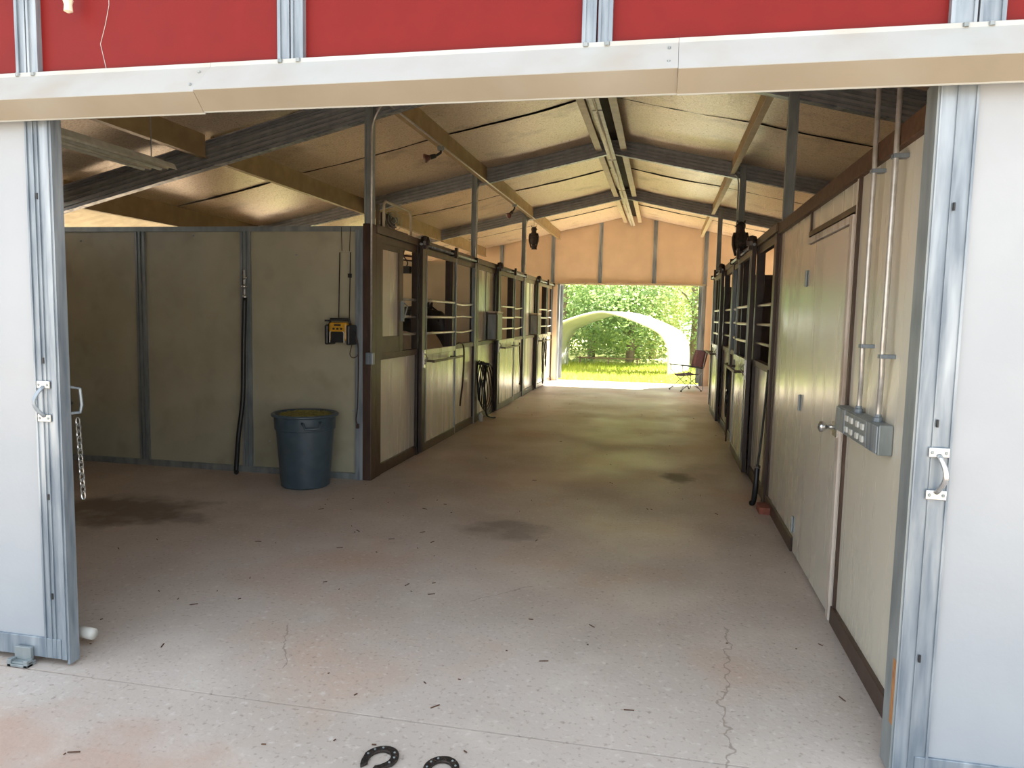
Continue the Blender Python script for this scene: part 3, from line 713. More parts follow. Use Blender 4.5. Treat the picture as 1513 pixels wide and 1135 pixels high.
# ------------------------------------------------------------------ junction box with conduit up the corner post
jb = thing('junction_box', (XL + .05, 6.10, 1.1), 'small grey junction box on the brown corner post', 'electrical box')
P(XL + .0, XL + .07, 6.00, 6.045, 1.045, 1.15).build('box_body', 'galv', jb, .004)
P(XL + .005, XL + .065, 5.995, 6.0, 1.05, 1.145).build('cover_plate', 'galv', jb, .001)
cp = thing('conduit', (XL + .04, 6.02, 1.15), 'thin conduit climbing the corner post and bending along a purlin', 'conduit')
pts = [(XL + .045, 6.02, 1.15), (XL + .045, 6.02, 2.9)] + smoothpts([(XL + .045, 6.02, 2.9), (XL + .05, 6.02, 3.08), (XL + .12, 6.0, 3.22), (-2.335, 5.95, 3.255)], 4)
MB().tube(pts, .0095, 8).build('pipe', 'tube', cp, smooth=True)
MB().tube([(-2.33, 5.95, 3.255), (-2.33, 13.3, 3.255)], .0095, 8).build('pipe', 'tube', cp, smooth=True)
for i, (y, z) in enumerate(((9.64, 9.5), (13.26, 13.1))):
    MB().tube([(XL + .045, y, 2.0), (XL + .045, y, 3.0)] + smoothpts([(XL + .045, y, 3.0), (XL + .05, y, 3.15), (XL + .10, y, 3.24), (-2.33, y, 3.255)], 4), .009, 8).build('pipe', 'tube', cp, smooth=True)
cr = thing('conduit', (.86, 9.6, 2.9), 'thin conduit curving from the right purlin down a pillar', 'conduit')
MB().tube(smoothpts([(.80, 9.62, 3.30), (.84, 9.62, 3.29), (.865, 9.62, 3.22), (.87, 9.62, 3.1)], 4) + [Vector((.87, 9.62, 2.3))], .009, 8).build('pipe', 'galvd', cr, smooth=True)

# spot lamps on the left purlin conduit
def spot(x, y, z, label, aim=(-1, -.5, -.35)):
    o = thing('spot_lamp', (x, y, z), label, 'spot lamp', 'spot lamps under the left purlin')
    a = Vector(aim).normalized()
    MB().lathe((x, y, z - .05), [(.001, 0), (.035, .003), (.038, .03), (.03, .05)], 14).build('mount_box', 'galvd', o)
    MB().tube([(x, y, z - .04), Vector((x, y, z - .07)), Vector((x, y, z - .09)) + a * .05], .014, 8).build('arm', 'black', o)
    c = Vector((x, y, z - .09)) + a * .05; s1, s2 = frame_for(a)
    MB().loft([(c + a * t, s1 * r_, s2 * r_) for t, r_ in ((0, .015), (.01, .023), (.05, .025), (.065, .025))], 14).build('socket', 'black', o, smooth=True)
    MB().loft([(c + a * t, s1 * r_, s2 * r_) for t, r_ in ((.06, .02), (.085, .03), (.12, .048), (.13, .048), (.136, .034), (.138, .001))], 16).build('bulb', 'redcap', o, smooth=True)
spot(-2.345, 7.55, 3.26, 'spot lamp with reddish bulb before the second rafter')
spot(-2.345, 11.5, 3.26, 'spot lamp farther back, just ahead of the third rafter', (-.6, -.9, -.9))

# fluorescent strips
def shop_light(x, y0, y1, z, label):
    o = thing('strip_light', (x, (y0 + y1) / 2, z), label, 'strip light')
    for dx in (-.075, .075):
        MB().prism([(x + dx - .07, z), (x + dx - .045, z + .045), (x + dx + .045, z + .045), (x + dx + .07, z), (x + dx + .066, z), (x + dx + .043, z + .040), (x + dx - .043, z + .040), (x + dx - .066, z)], 1, y0, y1).build('reflector', 'lampw', o)
        MB().tube([(x + dx, y0 + .02, z + .012), (x + dx, y1 - .02, z + .012)], .013, 8).build('tube', 'tubeglass', o, smooth=True)
    MB().box(x - .03, x + .03, y0, y1, z + .045, z + .075).build('housing', 'lampw', o)
    for y in (y0 + .2, y1 - .1): MB().tube([(x, y, z + .07), (x, y, z + .42)], .004, 6).build('hanger', 'galvd', o)
shop_light(-3.80, 3.3, 5.05, 2.55, 'pale twin-tube strip light hanging above the left bay')
rg = thing('strip_light', (XC - .0, 9.5, 3.6), 'long line of strip lights running under the ridge', 'strip light')
for j in range(6):
    a = 2.9 + j * 2.35; b = a + 2.3
    h = MB().box(XC - .035, XC + .035, a, b, 3.58, 3.625).build('housing', 'purlin2', rg)
    MB().prism([(XC - .052, 3.575), (XC - .035, 3.60), (XC + .035, 3.60), (XC + .052, 3.575), (XC + .048, 3.573), (XC - .048, 3.573)], 1, a, b).build('reflector', 'lampw', h)
    MB().tube([(XC, a + .03, 3.562), (XC, b - .03, 3.562)], .012, 8).build('tube', 'tubeglass', h, smooth=True)
    for y in (a + .2, b - .2): MB().tube([(XC, y, 3.62), (XC, y, 3.79)], .004, 6).build('hanger', 'galvd', h)
rg.location.z = 3.6

# ------------------------------------------------------------------ wall clutter, left row
hd = thing('garden_hose', (XL + .1, 10.0, .5), 'dark hose coiled on the wall between the first two left stalls', 'hose')
rr = random.Random(5)
for k in range(7):
    wy = .09 + .032 * k; zt = .86 - .008 * k; zb = .30 - .032 * k; m = MB(); pts = []
    for j in range(30):
        t = 2 * math.pi * j / 30
        pts.append((XL + .045 + .022 * k + .012 * math.sin(2 * t + k), 9.93 + .012 * k + wy * math.sin(t) * (1 - .45 * math.cos(t)), (zt + zb) / 2 + (zt - zb) / 2 * math.cos(t)))
    m.tube(pts, .0085, 7, closed=True); m.build('coil', 'rubber', hd, smooth=True)
MB().box(XL + .03, XL + .20, 9.90, 9.96, .80, .835).build('hanger', 'black', hd, .006)
MB().tube(smoothpts([(XL + .13, 9.85, .6), (XL + .16, 9.88, .3), (XL + .15, 9.98, .10), (XL + .17, 10.2, .03), (XL + .2, 10.32, .014)], 6), .013, 8).build('hose_end', 'rubber', hd, smooth=True)
MB().lathe((XL + .13, 9.84, .52), [(.001, 0), (.022, .005), (.022, .04), (.001, .05)], 10).build('nozzle', 'redcap', hd)
jug = MB().lathe((XL + .09, 9.90, 0), [(.001, 0), (.03, .002), (.032, .09), (.018, .11), (.012, .13), (.001, .13)], 14)
tag(jug.build('plastic_bottle', 'offwhite', smooth=True), 'small white bottle on the floor under the coiled hose', 'bottle')
def feeder(y, label):
    o = thing('feed_box', (XL + .15, y, 1.3), label, 'feed box', 'wooden feed boxes on the left stalls')
    P(XL + .03, XL + .17, y - .18, y + .18, 1.13, 1.53).build('box_body', 'tanrail', o, .006)
    P(XL + .025, XL + .185, y - .195, y + .195, 1.53, 1.555).build('lid', 'casing', o, .004)
    P(XL + .168, XL + .178, y - .16, y + .16, 1.15, 1.51).build('front_panel', 'brown', o, .002)
    P(XL + .04, XL + .16, y - .186, y - .18, 1.15, 1.51).build('side_panel', 'galvd', o)
feeder(10.62, 'brown feed box mounted just past the coiled hose')
feeder(14.2, 'brown feed box on the last left stall')
st_ = MB().tube(smoothpts([(XL + .05, 8.65, 1.12), (XL + .08, 8.75, 1.15), (XL + .08, 8.95, 1.10), (XL + .07, 9.02, .9), (XL + .06, 9.0, .6), (XL + .06, 8.92, .42), (XL + .06, 8.9, .34)], 7), .011, 6, flat=.5)
tag(st_.build('leather_strap', 'strap', smooth=True), 'curved leather strap hanging over the sill of the horse\'s stall', 'strap')
st_ = MB().tube(smoothpts([(XL + .05, 12.85, 1.02), (XL + .06, 12.87, .7), (XL + .06, 12.97, .45), (XL + .06, 12.93, .3)], 6), .012, 6, flat=.6).lathe((XL + .06, 12.93, .25), [(.001, 0), (.025, .02), (.001, .06)], 8)
tag(st_.build('lead_rope', 'strap', smooth=True), 'thin dark lead rope hanging near the middle of the left stall row', 'rope')
def halter(side, y, z, h, label, mat='rubber'):
    o = thing('halter', (X(side, .15), y, z), label, 'halter')
    x = X(side, .16)
    MB().tube([(x, y + .10 * math.cos(t), z - h * .28 + h * .28 * math.sin(t)) for t in [2 * math.pi * k / 20 for k in range(20)]], .013, 6, closed=True, flat=.5).build('crown_strap', mat, o)
    MB().tube([(x, y + .03 + .075 * math.cos(t), z - h * .62 + h * .14 * math.sin(t)) for t in [2 * math.pi * k / 16 for k in range(16)]], .012, 6, closed=True, flat=.5).build('nose_band', mat, o)
    MB().tube(smoothpts([(x, y + .02, z - h * .7), (x, y - .03, z - h * .85), (x, y + .05, z - h), (x, y + .12, z - h * .85), (x, y + .10, z - h * .3), (x, y, z)], 6), .010, 6).build('lead_rope', mat, o)
    MB().box(x - .01, x + .01, y - .012, y + .012, z - h * .5, z - h * .44).build('buckle', 'chrome', o)
halter(-1, 14.85, 1.06, .95, 'black halter with long lead hanging on the last left stall door')
halter(-1, 15.2, 1.04, .60, 'shorter black halter hanging closest to the far doorway')
halter(1, 8.35, .98, .55, 'dark halter hanging from the right blanket bar')
st_ = MB().tube(smoothpts([(XR - .12, 8.95, 1.0), (XR - .11, 8.97, .7), (XR - .09, 9.0, .4), (XR - .09, 9.0, .05)], 5), .010, 6)
tag(st_.build('lead_rope', 'strap', smooth=True), 'long dark lead rope reaching the floor on the right stall row', 'rope')
hg = thing('rubber_strap', (XR - .05, 6.35, .1), 'black rubber strap standing against the right wall by the brick', 'strap')
MB().tube(smoothpts([(XR - .03, 6.24, 1.1), (XR - .04, 6.26, .8), (XR - .055, 6.27, .5), (XR - .08, 6.22, .3)], 6), .009, 6).build('strap', 'rubber', hg, smooth=True)
MB().tube(smoothpts([(XR - .08, 6.22, .3), (XR - .09, 6.18, .15), (XR - .11, 6.12, .03), (XR - .13, 6.1, .022)], 6), .022, 8).build('strap_end', 'rubber', hg, smooth=True)
MB().tube([(XR - .079, 6.222, .29), (XR - .081, 6.218, .31)], .025, 10).build('collar', 'chrome', hg)
bk = MB().box(.80, .885, 5.83, 6.01, .0, .055)
o_ = bk.build('brick', 'brick', bevel=.004); tag(o_, 'single red brick on the floor at the right wall', 'brick')
# tack hung inside the first stall
tk = thing('hanging_tack', (-3.45, 9.68, 2.15), 'dark straps and box hanging inside the stall above the horse', 'tack')
tx = -3.50
MB().box(tx - .13, tx + .12, 9.70, 9.78, 2.41, 2.44).build('hook_rail', 'black', tk)
MB().tube([(tx - .12, 9.68, 2.30), (tx + .11, 9.68, 2.28)], .016, 6).tube([(tx - .12, 9.68, 2.24), (tx + .11, 9.68, 2.22)], .012, 6).build('strap', 'strap', tk)
MB().tube(smoothpts([(tx, 9.7, 2.42), (tx - .03, 9.69, 2.3), (tx + .03, 9.69, 2.2), (tx + .01, 9.69, 2.13)], 5), .010, 6).build('cord', 'rubber', tk)
MB().box(tx - .06, tx + .07, 9.66, 9.76, 2.05, 2.15).build('box', 'black', tk, .006)
# box fan resting on top of first stall front
fn = thing('box_fan', (XL - .02, 6.85, 2.28), 'tan framed box fan resting on top of the first left stall', 'fan')
fr_ = MB(); y0_, y1_, z0_, z1_ = 6.42, 7.16, 2.275, 2.52
fr_.tube([(XL + .0, y0_, z0_), (XL, y0_, z1_ - .03), (XL, y0_ + .04, z1_), (XL, y1_ - .05, z1_), (XL, y1_, z1_ - .05), (XL, y1_, z0_)], .013, 8)
fr_.build('tube_frame', 'purlin2', fn, smooth=True)
P(XL - .14, XL - .02, y0_ + .03, y1_ - .03, 2.275, 2.30).build('housing', 'tanrail', fn)
m = MB()
for r_ in (.03, .06, .09): m.tube([(XL - .05, 6.80 + 2.4 * r_ * math.cos(t), 2.395 + r_ * math.sin(t)) for t in [2 * math.pi * k / 24 for k in range(24)]], .003, 5, closed=True)
m.build('guard', 'galvd', fn)
m = MB()
for k in range(4):
    t = k * math.pi / 2 + .3
    m.add([(XL - .07, 6.80, 2.395), (XL - .08, 6.80 + .19 * math.cos(t - .4), 2.395 + .08 * math.sin(t - .4)), (XL - .06, 6.80 + .19 * math.cos(t + .4), 2.395 + .08 * math.sin(t + .4)),
           (XL - .075, 6.80, 2.395), (XL - .085, 6.80 + .19 * math.cos(t - .4), 2.395 + .08 * math.sin(t - .4)), (XL - .065, 6.80 + .19 * math.cos(t + .4), 2.395 + .08 * math.sin(t + .4))],
          [(0, 1, 2), (5, 4, 3), (0, 2, 5, 3), (0, 3, 4, 1), (1, 4, 5, 2)])
m.build('blade', 'brownd', fn)
P(XL - .12, XL - .09, y0_ + .2, y1_ - .2, 2.29, 2.45).build('motor', 'brownd', fn, .01)
P(XL - .10, XL - .08, y0_ + .05, y0_ + .10, 2.29, 2.5).build('side_post', 'tanrail', fn)

# ------------------------------------------------------------------ owl decoys
def owl(x, y, z, label, turn=1, s=1.0):
    o = thing('owl_decoy', (x, y, z), label, 'bird decoy', 'dark owl decoys')
    P3 = lambda a, b, c: (x + a * s, y + b * s, z + c * s)
    MB().loft([(P3(0, 0, zz), (rx_ * s, 0, 0), (0, ry_ * s, 0)) for zz, rx_, ry_ in ((.02, .03, .03), (.06, .065, .06), (.12, .085, .08), (.18, .088, .08), (.24, .075, .07), (.28, .056, .055), (.31, .05, .05), (.34, .06, .056), (.375, .058, .055), (.40, .035, .035), (.41, .01, .01))], 18).build('body', 'owl', o, smooth=True)
    for sx in (-1, 1):
        MB().loft([(P3(sx * a, 0, zz), (.018 * s, 0, 0), (0, r_ * s, 0)) for a, zz, r_ in ((.075, .27, .02), (.092, .2, .05), (.09, .11, .045), (.06, .0, .02), (.05, -.03, .008))], 10).build('wing', 'owl', o, smooth=True)
        MB().loft([(P3(sx * .04, -.01, .395), (.014 * s, 0, 0), (0, .012 * s, 0)), (P3(sx * .05, -.01, .43), (.003 * s, 0, 0), (0, .003 * s, 0))], 8).build('ear_tuft', 'owl', o)
    MB().loft([(P3(turn * .045, -.02, .355), (0, .014 * s, 0), (0, 0, .014 * s)), (P3(turn * .085, -.03, .34), (0, .003 * s, 0), (0, 0, .003 * s))], 8).build('beak', 'owl', o)
    MB().loft([(P3(0, 0, .05), (.035 * s, 0, 0), (0, .025 * s, 0)), (P3(.01, 0, -.02), (.05 * s, 0, 0), (0, .03 * s, 0)), (P3(.015, 0, -.065), (.062 * s, 0, 0), (0, .03 * s, 0))], 10).build('tail', 'owl', o)
    return o
ow = owl(-2.33, 13.22, 2.76, 'dark owl decoy hanging under the left purlin near the far wall', 1, .86)
MB().tube([(-2.33, 13.22, 3.10), (-2.33, 13.22, 3.26)], .003, 6).build('wire', 'galvd', ow)
ow = owl(.92, 9.58, 2.33, 'dark owl decoy perched on the right stall wall against a pillar', -1, .95)

# ------------------------------------------------------------------ folding camp chair
cc = thing('camp_chair', (.57, 15.75, 0), 'dark red folding camp chair standing beside the far doorway', 'chair')
def pt(a, b, z): return (.57 + a, 15.78 + b, z)
for b in (-.24, .24):
    MB().tube([pt(-.25, b, .02), pt(.23, b, .40)], .009, 6).build('leg', 'galvd', cc)
    MB().tube([pt(.22, b, .02), pt(-.24, b, .44), pt(-.24, b, .54)], .009, 6).build('leg', 'galvd', cc)
    MB().tube([pt(.25, b, .20), pt(.25, b, .56), pt(.31, b, .84)], .009, 6).build('back_post', 'galvd', cc)
    MB().tube([pt(-.27, b, .545), pt(.0, b, .525), pt(.24, b, .50)], .018, 8, flat=.6).build('armrest', 'black', cc, smooth=True)
    MB().tube([pt(.24, b, .38), pt(.26, b, .02)], .009, 6).build('leg', 'galvd', cc)
for a in (-.25, .22): MB().tube([pt(a, -.24, .03), pt(-a * .1, 0, .22), pt(a, .24, .03)], .007, 6).build('brace', 'galvd', cc)
m = MB()
for a, b in ((-.25, -.24), (-.25, .24), (.22, -.24), (.22, .24)): m.lathe(pt(a, b, 0), [(.001, 0), (.02, .002), (.018, .025), (.001, .03)], 8)
m.build('foot', 'black', cc)
MB().loft([(pt(.02, b, .355 - .03 * math.cos(b * 6)), (.20, 0, .02), (0, 0, .008)) for b in (-.22, -.1, 0, .1, .22)], 10).build('seat', 'redf', cc, smooth=True)
MB().loft([(pt(.30, b, .66), (.045, 0, .19), (.014, 0, -.003)) for b in (-.24, -.1, .1, .24)], 10).build('backrest', 'redf', cc, smooth=True)

cc.rotation_euler.z = .5

# ------------------------------------------------------------------ horseshoes
def shoe(x, y, rot, label):
    m = MB(); ri = []; out = []
    N_ = 28
    for j in range(N_ + 1):
        t = math.radians(-62 + j * (304 / N_)); squash = 1.0
        for rad, lst in ((.035, ri), (.061 if 4 < j < N_ - 4 else .057, out)):
            px_, py_ = rad * math.cos(t) * .98, rad * math.sin(t) * 1.12
            if py_ < -.01: px_ *= 1.0 - .12 * (-py_ / .06); py_ *= 1.25
            lst.append((px_, py_))
    vs = []; zt = .010
    for a, b in zip(ri, out):
        for (p_, q_) in (a, b):
            X_, Y_ = p_ * math.cos(rot) - q_ * math.sin(rot), p_ * math.sin(rot) + q_ * math.cos(rot)
            vs += [(x + X_, y + Y_, .0), (x + X_, y + Y_, zt)]
    fs = []
    for j in range(N_):
        k = j * 4; n_ = k + 4
        fs += [(k + 1, k + 3, n_ + 3, n_ + 1), (k, n_, n_ + 2, k + 2), (k, k + 1, n_ + 1, n_), (k + 2, n_ + 2, n_ + 3, k + 3)]
    fs += [(0, 2, 3, 1), (N_ * 4, N_ * 4 + 1, N_ * 4 + 3, N_ * 4 + 2)]
    m.add(vs, fs)
    o = m.build('horseshoe', 'shoe', bevel=.002); tag(o, label, 'horseshoe', 'old horseshoes on the apron')
    m2 = MB()
    for j in (5, 8, 11, 17, 20, 23):
        a = ((ri[j][0] + out[j][0]) / 2, (ri[j][1] + out[j][1]) / 2)
        X_, Y_ = a[0] * math.cos(rot) - a[1] * math.sin(rot), a[0] * math.sin(rot) + a[1] * math.cos(rot)
        m2.lathe((x + X_, y + Y_, .0095), [(.001, 0), (.004, .0), (.004, .003), (.001, .004)], 6)
    n = m2.build('nail', 'galvd', None); n.parent = o
shoe(-.872, 2.20, -.35, 'rusty horseshoe lying open toward the camera, left of the pair')
shoe(-.655, 2.19, -.03, 'rusty horseshoe lying at the picture\'s bottom edge, right of the pair')

# ------------------------------------------------------------------ horse
hr = thing('horse', (-4.15, 8.75, .03), 'black and white horse behind the bars of the first left stall', 'horse')
def horse():
    ox, oy, oz = -4.15, 8.75, .03
    W = lambda x, z, y=0: (ox + x, oy + y, oz + z)
    m = MB(); R = lambda x, z, ry_, rz_, tilt=0, y=0: (W(x, z, y), (0, ry_, 0), (-math.sin(tilt) * rz_, 0, math.cos(tilt) * rz_))
    # trunk
    m.loft([R(-.98, 1.18, .05, .06), R(-.93, 1.18, .17, .20), R(-.78, 1.19, .26, .29), R(-.55, 1.18, .285, .32), R(-.2, 1.15, .27, .31), R(.15, 1.12, .285, .33), R(.45, 1.13, .28, .36), R(.72, 1.15, .25, .39), R(.93, 1.15, .20, .33), R(1.03, 1.12, .12, .2), R(1.07, 1.1, .04, .06)], 20)
    # neck: withers to poll, then head hanging slightly
    m.loft([R(.70, 1.22, .16, .32, .4), R(.90, 1.28, .13, .29, .6), R(1.05, 1.34, .11, .25, .7), R(1.18, 1.39, .10, .21, .8), R(1.28, 1.43, .09, .17, .85), R(1.36, 1.47, .07, .10, .9)], 16)
    hd_ = [(1.28, 1.50, .07, .08), (1.36, 1.46, .10, .125), (1.43, 1.38, .105, .14), (1.48, 1.28, .09, .115), (1.52, 1.18, .068, .085), (1.555, 1.08, .06, .068), (1.57, 1.02, .062, .064), (1.58, .98, .045, .045)]
    m.loft([(W(x, z), (0, ry_, 0), (rz_ * .92, 0, rz_ * .36)) for x, z, ry_, rz_ in hd_], 16)
    # ears
    for sy in (-1, 1):
        m.loft([(W(1.30, 1.53, sy * .055), (.028, 0, 0), (0, .022, 0)), (W(1.31, 1.585, sy * .065), (.030, 0, 0), (0, .018, 0)), (W(1.325, 1.625, sy * .068), (.018, 0, 0), (0, .012, 0)), (W(1.335, 1.655, sy * .064), (.006, 0, 0), (0, .006, 0))], 10)
    # legs
    for sy in (-1, 1):
        fx = .80 + .06 * sy
        m.loft([(W(fx - .04, 1.02, sy * .15), (.16, 0, 0), (0, .10, 0)), (W(fx - .02, .82, sy * .15), (.10, 0, 0), (0, .075, 0)), (W(fx, .62, sy * .15), (.062, 0, 0), (0, .055, 0)), (W(fx + .01, .49, sy * .15), (.052, 0, 0), (0, .05, 0)),
                (W(fx, .40, sy * .15), (.038, 0, 0), (0, .034, 0)), (W(fx, .22, sy * .15), (.036, 0, 0), (0, .032, 0)), (W(fx, .16, sy * .15), (.045, 0, 0), (0, .04, 0)), (W(fx + .03, .09, sy * .15), (.038, 0, 0), (0, .036, 0)), (W(fx + .05, .05, sy * .15), (.055, 0, 0), (0, .052, 0)), (W(fx + .06, .0, sy * .15), (.065, 0, 0), (0, .06, 0))], 14)
        bx_ = -.72 + .05 * sy
        m.loft([(W(bx_ - .02, 1.10, sy * .15), (.22, 0, 0), (0, .13, 0)), (W(bx_ + .04, .90, sy * .16), (.17, 0, 0), (0, .11, 0)), (W(bx_ + .05, .74, sy * .16), (.11, 0, .03), (0, .075, 0)), (W(bx_ - .06, .60, sy * .16), (.065, 0, .02), (0, .05, 0)), (W(bx_ - .14, .50, sy * .16), (.055, 0, .02), (0, .045, 0)),
                (W(bx_ - .13, .40, sy * .16), (.042, 0, 0), (0, .037, 0)), (W(bx_ - .11, .22, sy * .16), (.037, 0, 0), (0, .033, 0)), (W(bx_ - .10, .16, sy * .16), (.045, 0, 0), (0, .04, 0)), (W(bx_ - .07, .09, sy * .16), (.038, 0, 0), (0, .036, 0)), (W(bx_ - .05, .05, sy * .16), (.055, 0, 0), (0, .052, 0)), (W(bx_ - .04, 0, sy * .16), (.065, 0, 0), (0, .06, 0))], 14)
    b = m.build('body', 'coat', hr, smooth=True)
    r = b.modifiers.new('remesh', 'REMESH'); r.mode = 'VOXEL'; r.voxel_size = .016; r.use_smooth_shade = True
    s = b.modifiers.new('smooth', 'SMOOTH'); s.factor = .6; s.iterations = 4
    # mane, forelock and tail
    rr = random.Random(2); m = MB()
    for i in range(60):
        t = i / 59; x = .72 + .58 * t; z = 1.50 + .07 * t
        y_ = rr.uniform(-.03, .0); l = rr.uniform(.14, .24)
        m.tube([W(x, z + .01, y_ * .3), W(x + .02, z - .03, -.07 + y_), W(x + .02 + rr.uniform(-.03, .03), z - l, -.125 + y_ * .5)], [.012, .011, .004], 5)
    for i in range(10): m.tube([W(1.33, 1.56, rr.uniform(-.03, .03)), W(1.42, 1.50, rr.uniform(-.03, .03)), W(1.50, 1.40, rr.uniform(-.03, .03))], [.010, .008, .003], 5)
    m.build('mane', 'mane', hr)
    m = MB()
    for i in range(40):
        a = rr.uniform(-.05, .05); l = rr.uniform(.5, .95)
        m.tube([W(-.95, 1.28, a * .4), W(-1.05, 1.15, a), W(-1.08, 1.15 - l * .6, a * 1.4), W(-1.05, 1.2 - l, a * 1.5)], [.014, .016, .014, .004], 5)
    m.build('tail', 'mane', hr)
    for sy in (-1, 1):
        e = MB().loft([(W(1.455 + dx, 1.385, sy * (.088 + d_)), (r_, 0, 0), (0, 0, r_)) for d_, r_, dx in ((0, .018, 0), (.01, .016, 0), (.018, .008, 0))], 10); e.build('eye', 'eye', hr, smooth=True)
horse()

# ------------------------------------------------------------------ outdoors behind: shelter, trees
sh = thing('arched_shelter', (-1.2, 21.3, -.04), 'white arched shelter shell standing on the grass beyond the doorway', 'shelter')
def arch_profile(hw, ht):
    half = smoothpts([(0, 1.0, 0), (.2, .965, 0), (.45, .885, 0), (.73, .76, 0), (.86, .675, 0), (.93, .58, 0), (.975, .48, 0), (.995, .36, 0), (1, .2, 0), (1, 0, 0)], 3)
    r_ = [(p.x * hw, p.y * ht) for p in half]
    return [(-a, b) for a, b in r_[::-1]] + r_[1:]
A_, B_ = Vector((-1.62, 20.2, -.04)), Vector((-1.02, 22.3, -.04))
dirv = (B_ - A_).normalized(); sidev = Vector((dirv.y, -dirv.x, 0))
vs = []; prof = arch_profile(1.89, 1.68); ns = 6
for lay in (0, .035):
    for j in range(ns + 1):
        c = A_ + (B_ - A_) * j / ns
        for x, z in prof:
            k = 1 + lay / 1.9; vs.append(c + sidev * x * k + Vector((0, 0, z * k)))
n1 = len(prof); fs = []
L1 = (ns + 1) * n1
for j in range(ns):
    for i in range(n1 - 1):
        a = j * n1 + i; fs += [(a, a + 1, a + n1 + 1, a + n1), (L1 + a, L1 + a + n1, L1 + a + n1 + 1, L1 + a + 1)]
for i in range(n1 - 1):
    fs += [(i, L1 + i, L1 + i + 1, i + 1), (ns * n1 + i, ns * n1 + i + 1, L1 + ns * n1 + i + 1, L1 + ns * n1 + i)]
for j in range(ns):
    for i in (0, n1 - 1): fs.append((j * n1 + i, (j + 1) * n1 + i, L1 + (j + 1) * n1 + i, L1 + j * n1 + i))
MB().add(vs, fs).build('shell', 'shell', sh, smooth=True)
for c in (A_, B_):
    MB().tube([c + sidev * x * 1.01 + Vector((0, 0, z * 1.01)) for x, z in prof], .03, 6).build('edge_rib', 'shell', sh, smooth=True)
fc = thing('low_fence', (-1.3, 23.2, 0), 'low dark rail seen through the arched shelter', 'fence')
for z in (.22,): MB().bar((-2.6, 23.2, z), (-.6, 23.2, z), .03, .04).build('rail', 'bark', fc)
for x in (-2.5, -1.6, -.7): MB().box(x - .02, x + .02, 23.18, 23.22, -.05, .26).build('post', 'bark', fc)

def leaf_cloud(rr, blobs, n_, size):
    m = MB()
    tot = sum(b[3] ** 2 for b in blobs)
    for (cx_, cy_, cz_, r_) in blobs:
        for i in range(int(n_ * r_ ** 2 / tot)):
            u = Vector((rr.gauss(0, 1), rr.gauss(0, 1), rr.gauss(0, 1))).normalized() * r_ * (rr.random() ** .4)
            p = Vector((cx_, cy_, cz_)) + Vector((u.x, u.y, u.z * .8))
            if p.z < .05: continue
            d = Vector((rr.uniform(-1, 1), rr.uniform(-1, 1), rr.uniform(-.6, .6))).normalized(); q = d.cross(Vector((rr.uniform(-1, 1), rr.uniform(-1, 1), rr.uniform(-1, 1)))).normalized()
            s_ = size * rr.uniform(.6, 1.3)
            m.add([p - d * s_, p + q * s_ * .45, p + d * s_, p - q * s_ * .45], [(0, 1, 2, 3)])
    return m
def make_tree(kind, seed, h):
    rr = random.Random(seed); o = thing('leafy_tree' if kind != 'leafC' else 'tall_pine', (0, 0, 0), 'x', 'tree')
    blobs = []
    if kind == 'leafC':
        for k in range(9): z = h * (.25 + .75 * k / 9); r_ = 1.3 - .09 * k; blobs.append((rr.uniform(-.7, .7), rr.uniform(-.7, .7), z, r_))
    else:
        for k in range(10): z = rr.uniform(.6, h); f = math.sin(math.pi * min(.95, z / h * .8 + .18)); blobs.append((rr.uniform(-1.6, 1.6) * f, rr.uniform(-1.2, 1.2) * f, z, rr.uniform(.8, 1.25)))
    leaf_cloud(rr, blobs, 9000, .065 if kind != 'leafC' else .075).build('crown', kind, o)
    tr = MB().tube([(0, 0, -.1), (.05, 0, h * .3), (-.05, .05, h * .6), (.05, 0, h)], [.15, .12, .09, .03], 8).build('trunk', 'bark', o)
    bm_ = MB()
    for b in blobs[:7]: bm_.tube([(0, 0, max(.3, b[2] * .7)), (b[0] * .5, b[1] * .5, b[2] * .9), (b[0], b[1], b[2])], [.05, .035, .012], 6)
    bm_.build('branches', 'bark', o)
    return o
rr = random.Random(11)
bl_ = []
for i in range(34): bl_.append((rr.uniform(-13, 9), rr.uniform(29.5, 33), rr.uniform(.2, 2.6), rr.uniform(.9, 1.5)))
tag(leaf_cloud(rr, bl_, 26000, .075).build('undergrowth', 'leafB'), 'tangled green undergrowth at the edge of the woods', 'undergrowth', kind='stuff')
protos = [make_tree('leafB', 1, 5.0), make_tree('leafA', 2, 4.4), make_tree('leafC', 3, 8.5), make_tree('leafB', 9, 3.2)]
used = set()
GRP = 'trees behind the arched shelter'
spots = [(3, -3.2, 24.3, 'low dark green bush at the left side of the shelter opening'), (0, -2.5, 27.0, 'full green tree seen through the left of the shelter'), (3, -1.0, 24.6, 'green bush seen through the right of the shelter'),
         (1, 1.1, 26.0, 'yellow-green tree beside the right foot of the shelter'), (0, -.3, 28.5, 'mid green tree rising behind the top of the shelter'), (1, -4.4, 29, 'light green tree rising at the left edge of the doorway'),
         (1, -1.6, 32, 'pale bright green tree above the peak of the shelter'), (2, -3.2, 34, 'tall pale pine behind the left half of the doorway'), (2, -.6, 35.5, 'tall pale pine behind the middle of the doorway'),
         (2, 1.5, 32.5, 'tall pale pine behind the right half of the doorway'), (0, 3.3, 29, 'green tree at the right edge of the doorway'), (3, 2.2, 24.2, 'bush partly hidden by the camp chair'),
         (2, -5.6, 37, 'tall pine mostly hidden by the left jamb'), (0, -6.8, 30, 'green tree partly hidden by the left jamb'), (2, .6, 40, 'thin far pine showing between nearer crowns'),
         (2, -2.2, 40, 'farthest pale pine above the shelter'), (1, 4.4, 36, 'far green tree peeping beside the right jamb')]
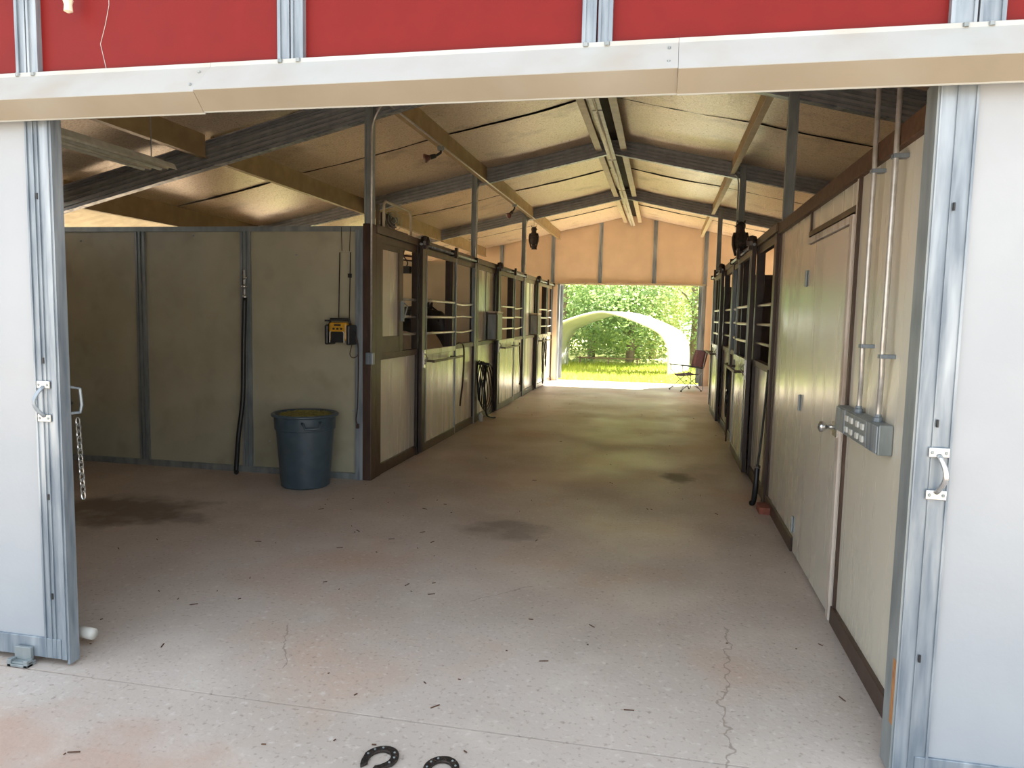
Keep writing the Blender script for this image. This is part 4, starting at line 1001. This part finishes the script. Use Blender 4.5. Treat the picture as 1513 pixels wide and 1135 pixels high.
for pi, x, y, lab in spots:
    if pi in used: o = copy_tree(protos[pi], (x, y, -.04))
    else: o = protos[pi]; o.location = (x, y, -.04); used.add(pi)
    o.rotation_euler.z = random.uniform(0, 6.28); s_ = random.uniform(.92, 1.15); o.scale = (s_, s_, s_ * 1.05)
    tag(o, lab, 'tree', GRP)

# corrugated lean-to sheet outside the left eave
lc = MB()
for i in range(60):
    y = 5.0 + i * .1
    lc.add([(-6.4, y, 2.62), (-6.4, y + .05, 2.59), (-7.8, y + .05, 2.30), (-7.8, y, 2.33)], [(0, 1, 2, 3)]).add([(-6.4, y + .05, 2.59), (-6.4, y + .1, 2.62), (-7.8, y + .1, 2.33), (-7.8, y + .05, 2.30)], [(0, 1, 2, 3)])
tag(lc.build('lean_to_sheet', 'corr'), 'pale corrugated roof sheet glimpsed past the left eave', 'roof sheet')

# ------------------------------------------------------------------ light
sun = bpy.data.lights.new('sun', 'SUN'); sun.energy = 36.0; sun.angle = .01; sun.color = (1.0, .93, .82)
so = bpy.data.objects.new('sun', sun); COL.objects.link(so)
sd = Vector((.42, .50, .78)).normalized()       # towards the sun
so.rotation_euler = sd.to_track_quat('Z', 'Y').to_euler()
wd = bpy.data.worlds.new('sky'); S.world = wd; wd.use_nodes = True
N, L = wd.node_tree.nodes, wd.node_tree.links
bg = N['Background']; tc = N.new('ShaderNodeTexCoord'); sp = N.new('ShaderNodeSeparateXYZ'); L.new(tc.outputs['Generated'], sp.inputs[0])
rp = N.new('ShaderNodeValToRGB'); L.new(sp.outputs[2], rp.inputs[0])
rp.color_ramp.elements[0].position = 0; rp.color_ramp.elements[0].color = (.885, .935, .985, 1)
rp.color_ramp.elements[1].position = .7; rp.color_ramp.elements[1].color = (.72, .84, 1.0, 1)
L.new(rp.outputs[0], bg.inputs['Color']); bg.inputs['Strength'].default_value = 1.5

# ------------------------------------------------------------------ camera
cam = bpy.data.cameras.new('camera'); co = bpy.data.objects.new('camera', cam); COL.objects.link(co); S.camera = co
cam.sensor_fit = 'HORIZONTAL'; cam.sensor_width = 36; cam.lens = 1077.83 / 1513 * 36; cam.clip_end = 300; cam.clip_start = .05
yaw, pit, rol = .19972303, -.09354833, .0210202
f = Vector((-math.sin(yaw) * math.cos(pit), math.cos(yaw) * math.cos(pit), math.sin(pit))); r = Vector((math.cos(yaw), math.sin(yaw), 0)); u = r.cross(f)
r2 = r * math.cos(rol) + u * math.sin(rol); u2 = -r * math.sin(rol) + u * math.cos(rol)
co.matrix_world = Matrix(((r2.x, u2.x, -f.x, 0), (r2.y, u2.y, -f.y, 0), (r2.z, u2.z, -f.z, 1.5), (0, 0, 0, 1)))
vs_ = S.view_settings; vs_.view_transform = 'Standard'; vs_.look = 'None'; vs_.gamma = 1; vs_.use_curve_mapping = False
vs_.exposure = .78
S.cycles.max_bounces = 12; S.cycles.diffuse_bounces = 8; S.cycles.use_denoising = True
